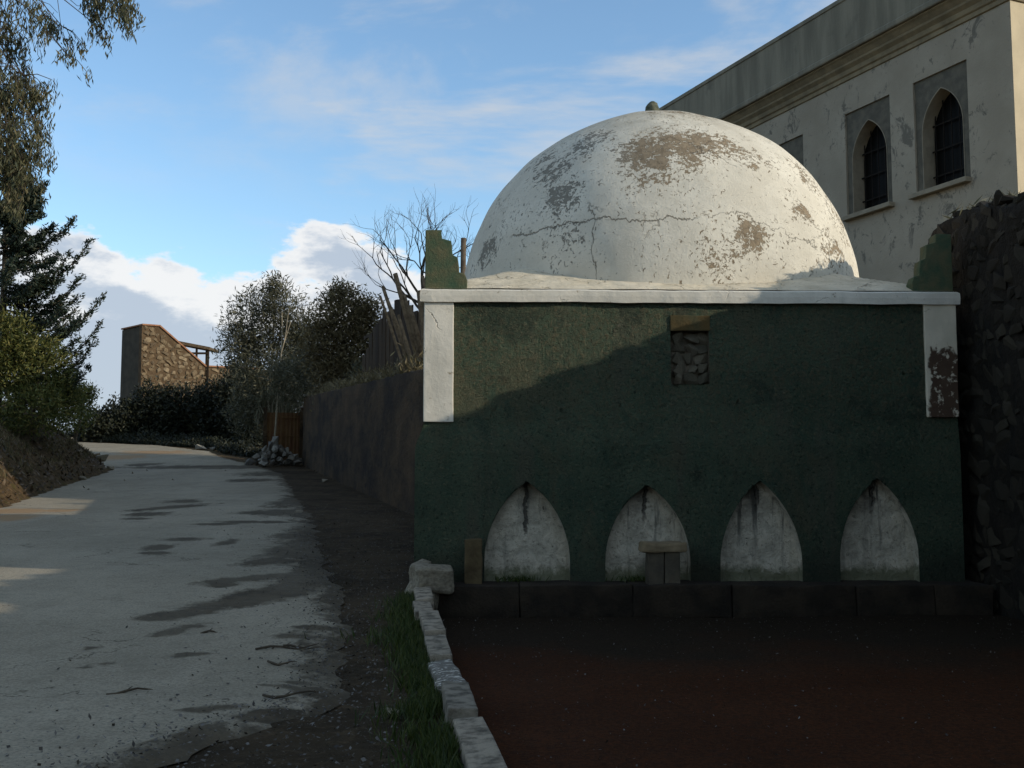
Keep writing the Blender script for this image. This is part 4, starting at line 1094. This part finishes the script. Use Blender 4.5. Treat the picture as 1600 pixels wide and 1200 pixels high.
for q, (px, top_, Y, lean) in enumerate([(428, 548, 52.6, .02), (557, 560, 47.0, -.02), (505, 570, 50.0, .03)]):
    x = at(px, 640, Y).x; zt = at(px, top_, Y).z; zb = gh(x, Y) 
    segs = []; tips = []; grow(random.Random(q), Vector((0, 0, -.1)), Vector((lean, 0, 1)), (zt - zb), .05, 1, segs, tips, .4, .35, .3, (2, 4), .05)
    t = empty('pale_sapling', (x, Y, zb), 0, ['pale bare stem standing before the rusty gate tree', 'pale bare stem against the brownish tree', 'pale bare stem within the wall-top shrub'][q], 'sapling', 'pale saplings behind the garden wall')
    limbs('stem', segs, M_palebark, t)
# reeds
rs = np.random.default_rng(9); pts = []; dr = []
rc = at(440, 640, 53.5)
reed = empty('reed_clump', (rc.x, 53.9, zrf(53.9) + 1.2), 0, 'clump of dry reed blades over the rusty gate', 'reeds')
for i in range(900):
    x = np.clip(rs.normal() * .8, -1.5, 1.5); y = .4 + rs.uniform(0, 2.0); z = rs.uniform(.9, 2.9); pts.append((x, y, z)); dr.append((rs.normal() * .35, rs.normal() * .3, 1))
link('blades', quads_mesh('blades', leaf_quads(pts, dr, .9, .05, rs)), L_reed, reed)
rg = random.Random(2); segs = []
for i in range(16):
    x = max(-.9, min(.9, rg.gauss(0, .5))); segs.append(([(x, .5 + rg.random(), -1.3), (x * 1.1, .6 + rg.random(), 2.4 + rg.random())], [.03, .015]))
limbs('canes', segs, M_palebark, reed)
# bare tree behind the merlon
Y = 42; x = at(662, 560, Y).x; zb = gh(x, Y)
t = empty('bare_tree', (x, Y, zb), 0, 'leafless dark tree with spreading twigs behind the stepped merlon', 'tree')
segs = []; tips = []; rg = random.Random(14)
trunk_h = at(650, 470, Y).z - zb
segs.append(([Vector((0, 0, -.2)), Vector((.05, 0, trunk_h * .5)), Vector((0, 0, trunk_h))], [.16, .13, .12]))
for dv in ((-.7, .1, .7), (-.45, -.2, .9), (0, .2, 1), (.45, -.1, 1), (.75, .2, .7), (-.2, .3, 1.1), (.25, -.3, 1.15), (-.6, .3, .5), (.6, .3, .9)):
    grow(rg, Vector((0, 0, trunk_h * rg.uniform(.85, 1))), Vector(dv) .normalized(), 1.75, .058, 4, segs, tips, .62, .72, .2, (2, 3), .16)
limbs('trunk', segs[:1], M_darktwig, t); limbs('branches', segs[1:], M_darktwig, t, 5)
# dark hedge across the bend
hedge_lobes = [((150, 668, 72), 34, 26), ((195, 655, 73), 40, 36), ((240, 645, 73.5), 44, 46), ((290, 650, 74), 44, 48), ((335, 645, 73), 40, 52), ((372, 630, 71), 34, 66), ((395, 640, 68), 34, 56), ((130, 690, 73.5), 40, 16)]
lab = ['low dark bush at the far left of the hedge by the bank', 'dark bush under the corner of the stone house', 'dark bush below the stone gable', 'broad dark bush below the timber shelter', 'dark bush where the stone house wall ends', 'tall dark bush left of the rusty gate', 'tall dark bush touching the grey green tree', 'lowest dark scrub beside the bend of the road']
for i, ((px, py, Y), w, h) in enumerate(hedge_lobes):
    c = at(px, py, Y); zb = gh(c.x, Y); hh = c.z + h * mpp(Y) - zb
    lobed_tree('hedge_bush', (c.x, Y, zb), [((c.x, Y, zb + hh * .48), (w * mpp(Y), 1.3, hh * .52)), ((c.x + .4, Y - .4, zb + hh * .3), (w * mpp(Y) * 1.05, 1.2, hh * .4))], L_hedge, M_darktwig, lab[i], 'bush',
               per=150, k=8, sp=.22, L=.26, W=.12, seed=30 + i, trunk_r=.06, group='hedge bushes across the bend', shell=.35, depth=2)

rs = np.random.default_rng(40); pts = []; dr = []
while len(pts) < 16000:
    px = rs.uniform(115, 425); Y = np.interp(px, [115, 330, 350, 425], [72.0, 65.5, 61, 55.5]) + abs(rs.normal()) * 1.6; x = (px - 800) / F_PX * Y
    pts.append((x, Y, zrf(Y) + .05 + rs.uniform() ** 1.5 * (.5 + .35 * nz(x * .7, Y * .7, 1)) * min(1, .3 + (Y - np.interp(px, [115, 330, 350, 425], [72.0, 65.5, 61, 55.5])) * .5))); dr.append((rs.normal(), rs.normal(), 1))
o = link('verge_scrub', quads_mesh('verge_scrub', leaf_quads(pts, dr, .22, .08, rs)), L_hedge); tag(o, 'low dark ground cover at the foot of the hedge', 'ground cover', kind='stuff')
# left bank: conifer, shrubs, eucalyptus
def conifer(px, Y, top_py, seed, reach, label, nb=46, arms=()):
    x = at(px, 600, Y).x; zb = gh(x, Y); H = at(px, top_py, Y).z - zb; rg = random.Random(seed); rs = np.random.default_rng(seed)
    t = empty('conifer_tree', (x, Y, zb), 0, label, 'tree'); segs = [([Vector((0, 0, -.2)), Vector((.1, 0, H * .5)), Vector((0, 0, H))], [.17, .11, .03])]; P = []; D = []
    for i in range(nb):
        f = .12 + .86 * i / nb; a = rg.uniform(0, 6.28) if i % 3 else rg.uniform(-.9, .4)
        Ln = reach * (1 - f) ** .75 * rg.uniform(.75, 1.15) + .35; o = Vector((math.cos(a), math.sin(a), 0)); p = Vector((.06, 0, H * f)); pts = [p.copy()]
        K = 9
        for k in range(K):
            s = k / K; d = (o + Vector((rg.gauss(0, .10), rg.gauss(0, .10), -.16 + 1.35 * s ** 1.9 + rg.gauss(0, .06)))).normalized(); p = p + d * Ln / K; pts.append(p.copy())
        segs.append((pts, [.035 * (1 - q / (K + 1)) + .006 for q in range(K + 1)]))
        for k in range(2, K + 1):
            for w in range(int(9 + 7 * k / K)):
                b = pts[k] + (pts[k - 1] - pts[k]) * rg.random(); side = Vector((rg.gauss(0, 1), rg.gauss(0, 1), rg.gauss(-.2, .7))).normalized()
                ln = rg.uniform(.05, .30) * (1.15 - .65 * k / K); q = b + side * ln
                P.append(q); D.append((side + Vector((0, 0, .25)) + (pts[k] - pts[k - 1]) * 1.5))
    for (ax, ay) in arms:
        tip = at(ax, ay, Y + rg.uniform(-.6, .3)) - Vector((x, Y, zb)); ou = Vector((tip.x, tip.y, 0)); rr = ou.length
        pts = []
        for k in range(13):
            s = k / 12; pts.append(Vector((tip.x * s, tip.y * s, tip.z - rr * .62 + rr * (.10 * s + .52 * s ** 2.6) + rg.gauss(0, .02))))
        segs.append((pts, [.05 * (1 - q / 13) + .006 for q in range(13)]))
        for k in range(3, 13):
            for w in range(26 if k < 10 else 16):
                b = pts[k] + (pts[k - 1] - pts[k]) * rg.random(); side = Vector((rg.gauss(0, 1), rg.gauss(0, 1), rg.gauss(-.35, .8))).normalized()
                q = b + side * rg.uniform(.03, .34) * (1.2 - .8 * k / 12); P.append(q); D.append(side + Vector((0, 0, .2)) + (pts[k] - pts[k - 1]) * 2)
    Q, E_ = clumped(rs, np.array(P), np.array(D), 4, .05)
    limbs('trunk', segs, M_bark, t); link('crown', quads_mesh('crown', leaf_quads(Q, E_, .17, .05, rs)), L_con, t)
conifer(-4, 38, 225, 4, 3.3, 'dark conifer with upswept branch tips on the left bank', 85, [(163, 460), (145, 372), (120, 335), (72, 285), (60, 318), (150, 530), (160, 500), (128, 430), (110, 395), (85, 350), (140, 570), (100, 470)])
Y = 37; p = at(40, 640, Y)
lobed_tree('bank_shrub', (p.x, Y, gh(p.x, Y)), [lobe(20, 560, Y, 46, 66), lobe(62, 585, Y, 44, 64), lobe(-20, 545, Y, 50, 70), lobe(95, 625, Y + 1, 40, 44), lobe(50, 640, Y - .5, 50, 40)], L_shrub, M_bark,
           'sunlit olive green shrub on the crest of the left bank', 'shrub', per=330, k=8, sp=.14, L=.17, W=.05, seed=12, shell=.45)
Y = 44; p = at(118, 650, Y)
lobed_tree('bank_shrub', (p.x, Y, gh(p.x, Y)), [lobe(112, 635, Y, 34, 42), lobe(135, 615, Y, 18, 14)], L_shrub, M_bark,
           'smaller dark green shrub at the lower end of the left bank', 'shrub', per=330, k=7, sp=.14, L=.17, W=.05, seed=13, shell=.4, trunk_r=.06)
# eucalyptus, its trunk outside the frame, boughs reaching in
Ye = 24.0; xe = -14.6; ze = gh(xe, Ye)
euc = empty('eucalyptus_tree', (xe, Ye, ze), 0, 'eucalyptus with drooping leafy boughs hanging over the left of the road', 'tree')
rg = random.Random(6); rs = np.random.default_rng(6); E0 = Vector((xe, Ye, ze)); segs = [([Vector((0, 0, -.3)), Vector((.3, 0, 3)), Vector((.5, .1, 6.5)), Vector((.9, 0, 10)), Vector((1.2, 0, 13))], [.38, .32, .27, .2, .12])]
P = []; D = []
clumps = [(10, 20, 46, 60, 34), (20, 75, 34, 40, 22), (-20, 110, 40, 60, 30), (35, 135, 32, 34, 30), (10, 170, 34, 40, 30), (45, 160, 22, 36, 16), (20, 225, 44, 44, 40), (52, 205, 14, 34, 9), (60, 245, 10, 20, 8), (30, 270, 32, 30, 24), (-20, 250, 40, 60, 30), (12, 310, 26, 34, 18), (70, 35, 11, 18, 8), (88, 45, 8, 12, 4), (105, 92, 9, 12, 5), (98, 48, 5, 12, 3), (172, 10, 34, 26, 20), (150, 25, 16, 22, 9), (205, 8, 14, 26, 8), (160, 58, 6, 22, 5), (185, 22, 14, 20, 8), (-60, 0, 70, 90, 40), (-70, 200, 60, 90, 40), (55, 200, 30, 30, 5)]
for (px, py, w, h, dens) in clumps:
    Yc = Ye + rg.uniform(-.8, .8); c = at(px, py - h * .5, Yc) - E0
    s0 = Vector((.9, 0, min(12.8, c.z + 1.5))); m1 = s0.lerp(c, .5) + Vector((rg.gauss(0, .1), rg.gauss(0, .2), rg.uniform(.5, 1.1)))
    segs.append(([s0, s0.lerp(m1, .5) + Vector((0, 0, .25)), m1, m1.lerp(c, .5) + Vector((0, 0, .2)), c], [.03, .022, .016, .012, .008]))
    for i in range(dens):
        x0 = c + Vector((rg.gauss(0, .42) * w * mpp(Yc), rg.gauss(0, .5), rg.uniform(-.2, .35) * h * mpp(Yc)))
        pts = [x0]; d = Vector((rg.gauss(0, .35), rg.gauss(0, .3), -.5)); Ln = h * mpp(Yc) * rg.uniform(.7, 1.5) / 5
        for k in range(5):
            d = (d + Vector((rg.gauss(0, .22), rg.gauss(0, .22), -.45))).normalized(); pts.append(pts[-1] + d * Ln)
        segs.append((pts, [.008, .007, .006, .005, .004, .003]))
        if rg.random() < .6: segs.append(([c, c.lerp(x0, .5) + Vector((0, 0, .08)), x0], [.012, .01, .008]))
        for k in range(1, 6):
            for _ in range(5):
                P.append(pts[k] + Vector((rg.gauss(0, .07), rg.gauss(0, .07), rg.gauss(-.06, .07)))); D.append((rg.gauss(0, .45), rg.gauss(0, .45), -1))
for (x0, y0, x1, y1) in ((90, 0, 98, 60), (98, 50, 100, 95), (60, 60, 68, 100), (30, 60, 40, 100), (72, 150, 82, 190), (82, 185, 75, 200), (110, 0, 135, 10), (60, 0, 90, 20), (100, 60, 112, 90), (30, 295, 72, 280)):
    a = at(x0, y0, Ye) - E0; b = at(x1, y1, Ye) - E0; segs.append(([a, a.lerp(b, .5) + Vector((rg.gauss(0, .05), 0, rg.gauss(0, .05))), b], [.008, .006, .004]))
limbs('trunk', segs[:1], M_palebark, euc, 10); limbs('boughs', segs[1:], M_darktwig, euc, 5)
link('crown', quads_mesh('crown', leaf_quads(P, D, .17, .034, rs)), L_euc, euc)

# ------------------------------------------------------------------ bank tip stones and culvert pipe
x, y = gnd(140, 737); 
mb = MB(); NR = 20
for r_, yy in ((.30, 0), (.30, 1.2), (.24, 1.2), (.24, 0)):
    for j in range(NR): a = 6.2832 * j / NR; mb.v.append((r_ * math.cos(a), yy, r_ * math.sin(a)))
for i in range(4):
    for j in range(NR): mb.f.append((i * NR + j, i * NR + (j + 1) % NR, ((i + 1) % 4) * NR + (j + 1) % NR, ((i + 1) % 4) * NR + j))
o = mb.build('culvert_pipe', simple('concrete_pipe', (.10, .09, .08), (.18, .16, .14), 6)); o.location = (x - .1, y + .1, zrf(y) + .24); o.rotation_euler.z = .3; tag(o, 'dark open culvert pipe at the foot of the left bank', 'pipe')
rg = random.Random(31)
tips_ = [(112, 690, .42, 'upright grey boulder on the lower end of the left bank', .55), (126, 708, .30, 'leaning ochre boulder below the upright boulder', .3), (122, 735, .16, 'small pale stone left of the culvert pipe', .1), (128, 745, .20, 'flat slab lying before the culvert pipe', .05), (160, 722, .36, 'pale flat stone over the culvert pipe', .15), (172, 728, .22, 'white stone at the very tip of the bank', .1), (150, 716, .26, 'ochre stone above the culvert pipe', .25), (137, 718, .28, 'broken ochre slab resting on the pipe', .4)]
for i, (px, py, s_, lb, up) in enumerate(tips_):
    x, y = gnd(px, py + 6); o = link('bank_stone', rock_mesh('bank_stone', rg), M_hstone if 'ochre' in lb else M_pale_stone); z0 = gh(x, y)
    o.location = (x, y, z0 + s_ * .3 + (.25 if 'over' in lb or 'above' in lb or 'resting' in lb else 0)); o.scale = (s_ * .9, s_ * .8, s_ * (1.0 if 'upright' in lb else .5)); o.rotation_euler = (rg.uniform(-.3, .3), rg.uniform(-.3, .3), rg.uniform(0, 3)); tag(o, lb, 'stone', 'stones at the tip of the left bank')

# ------------------------------------------------------------------ uncountable small cover
def scatter(name, m, pts, size, flat, seed, label, cat):
    rs = np.random.default_rng(seed); P = np.array(pts); n = len(P); th = rs.uniform(0, 6.28, n)
    D = np.stack([np.cos(th), np.sin(th), rs.normal(size=n) * flat], 1); S = np.stack([-np.sin(th), np.cos(th), rs.normal(size=n) * flat], 1)
    L = size * rs.uniform(.4, 1.6, n)[:, None]; W = L * rs.uniform(.35, .8, n)[:, None]
    P = P + np.array((0, 0, .006)); V = np.stack([P - D * L, P - S * W, P + D * L, P + S * W], 1)
    V[:, 1, 2] -= .004; V[:, :, 2] += np.abs(D[:, 2:3] * L) * .8
    o = link(name, quads_mesh(name, V.reshape(-1, 3)), m); tag(o, label, cat, kind='stuff'); return o
rs = np.random.default_rng(77); pts = []
while len(pts) < 9000:
    y = 5 + 22 * rs.uniform() ** 1.7; xr = np.interp(y, RE[:, 1], RE[:, 0]); xk = x_kerb(y) - .1 if y < 13 else (-1.35 if y < 20 else x_wall(y))
    x = rs.uniform(xr - .45, xk)
    if rs.uniform() < .25: x = xr - abs(rs.normal()) * .9
    z = gh(x, y) + .0 + (.03 if x < xr else 0) + .014 * rs.uniform(); pts.append((x, y, z))
scatter('leaf_litter', L_litter, pts, .0115, .35, 1, 'dry leaves and grit scattered along the road verge', 'litter')
pts = []
while len(pts) < 1500:
    y = rs.uniform(4.5, 12.9); x = rs.uniform(x_kerb(y) + .12, 5.8)
    if rs.uniform() < .5 and y < 12.3: continue
    pts.append((x, y, .006))
scatter('courtyard_grit', L_litter, pts, .008, .35, 5, 'grit and dry leaves scattered over the red courtyard', 'litter')
pts = []
while len(pts) < 9000:
    x = rs.uniform(-22, -11.5); y = rs.uniform(24, 52); d_ = float(poly_in_dist(np.array([x]), np.array([y]), BANK)[0])
    if d_ <= .02 and rs.uniform() > .004: continue
    pts.append((x, y, gh(x, y) + .0))
scatter('bank_litter', L_blitter, pts, .045, .7, 2, 'dead leaves twigs and stones covering the left bank', 'litter')
pts = []; dr = []
while len(pts) < 7000:
    x = rs.uniform(-22, -12); y = rs.uniform(25, 50); d_ = float(poly_in_dist(np.array([x]), np.array([y]), BANK)[0])
    if d_ < .5 or nz(x * .8, y * .8, 4) < -.05: continue
    pts.append((x, y, gh(x, y) + .07)); dr.append((rs.normal() * .5, rs.normal() * .5, 1))
o = link('bank_grass', quads_mesh('bank_grass', leaf_quads(pts, dr, .30, .022, rs)), leaf_mat('dry_bank_grass', (.05, .05, .016), (.11, .085, .035), (.17, .12, .055), .2)); tag(o, 'thin weeds and grass growing on the left bank', 'grass', kind='stuff')
pts = []; dr = []
while len(pts) < 5200:
    y = 4.5 + 8.2 * rs.uniform(); w = .06 + .20 * max(0, .5 + 1.2 * nz(y * 1.3, 0, 5)); x = x_kerb(y) - .09 - abs(rs.normal()) * w
    if nz(x * 3, y * 3, 8) < -.15 and rs.uniform() < .8: continue
    h = .05; pts.append((x, y, gh(x, y) + .05)); dr.append((rs.normal() * .45 - .1, rs.normal() * .45, 1))
o = link('verge_grass', quads_mesh('verge_grass', leaf_quads(pts, dr, .15, .010, rs)), L_grass); tag(o, 'strip of green grass growing against the kerb', 'grass', kind='stuff')
pts = []; dr = []
for i in range(260):
    a = ARCH[0] if i < 140 else ARCH[1]; u = a[0] + rs.normal() * .16 - .1; p = local(tomb, u, -.03 + rs.uniform(-.06, .06)); pts.append((p.x, p.y, .40)); dr.append((rs.normal() * .5, rs.normal() * .4, 1))
o = link('step_weeds', quads_mesh('step_weeds', leaf_quads(pts, dr, .11, .012, rs)), L_grass); tag(o, 'small weeds rooted on the step under the first arches', 'weeds', kind='stuff')
# twigs on the road
for i, (px, py, L) in enumerate([(450, 1020, .55), (470, 1018, .3), (440, 1045, .25), (455, 1095, .4), (205, 1090, .3), (330, 995, .2)]):
    x, y = gnd(px, py); mb = MB(); a = .25 + .3 * math.sin(i * 2.1); pp = [Vector((L * (t - .5), .12 * L * math.sin(t * 5 + i) + a * L * (t - .5), .012 + .012 * math.sin(t * 7 + i))) for t in np.linspace(0, 1, 6)]
    mb.tube(pp, [.010, .012, .010, .008, .006, .003], 5); mb.tube([pp[2], pp[2] + Vector((.08 * L, .2 * L, .02))], [.006, .003], 5)
    o = mb.build('fallen_twig', M_darktwig, None, smooth=True); o.location = (x, y, zrf(y) + .032); tag(o, ['longest dark twig lying near the asphalt edge', 'short twig touching the longest twig', 'curved twig below the longest twig', 'thin twig on the muddy road edge by the verge', 'lone twig on bare grey asphalt', 'tiny twig beside the large mud stain'][i], 'twig', 'twigs fallen on the road')
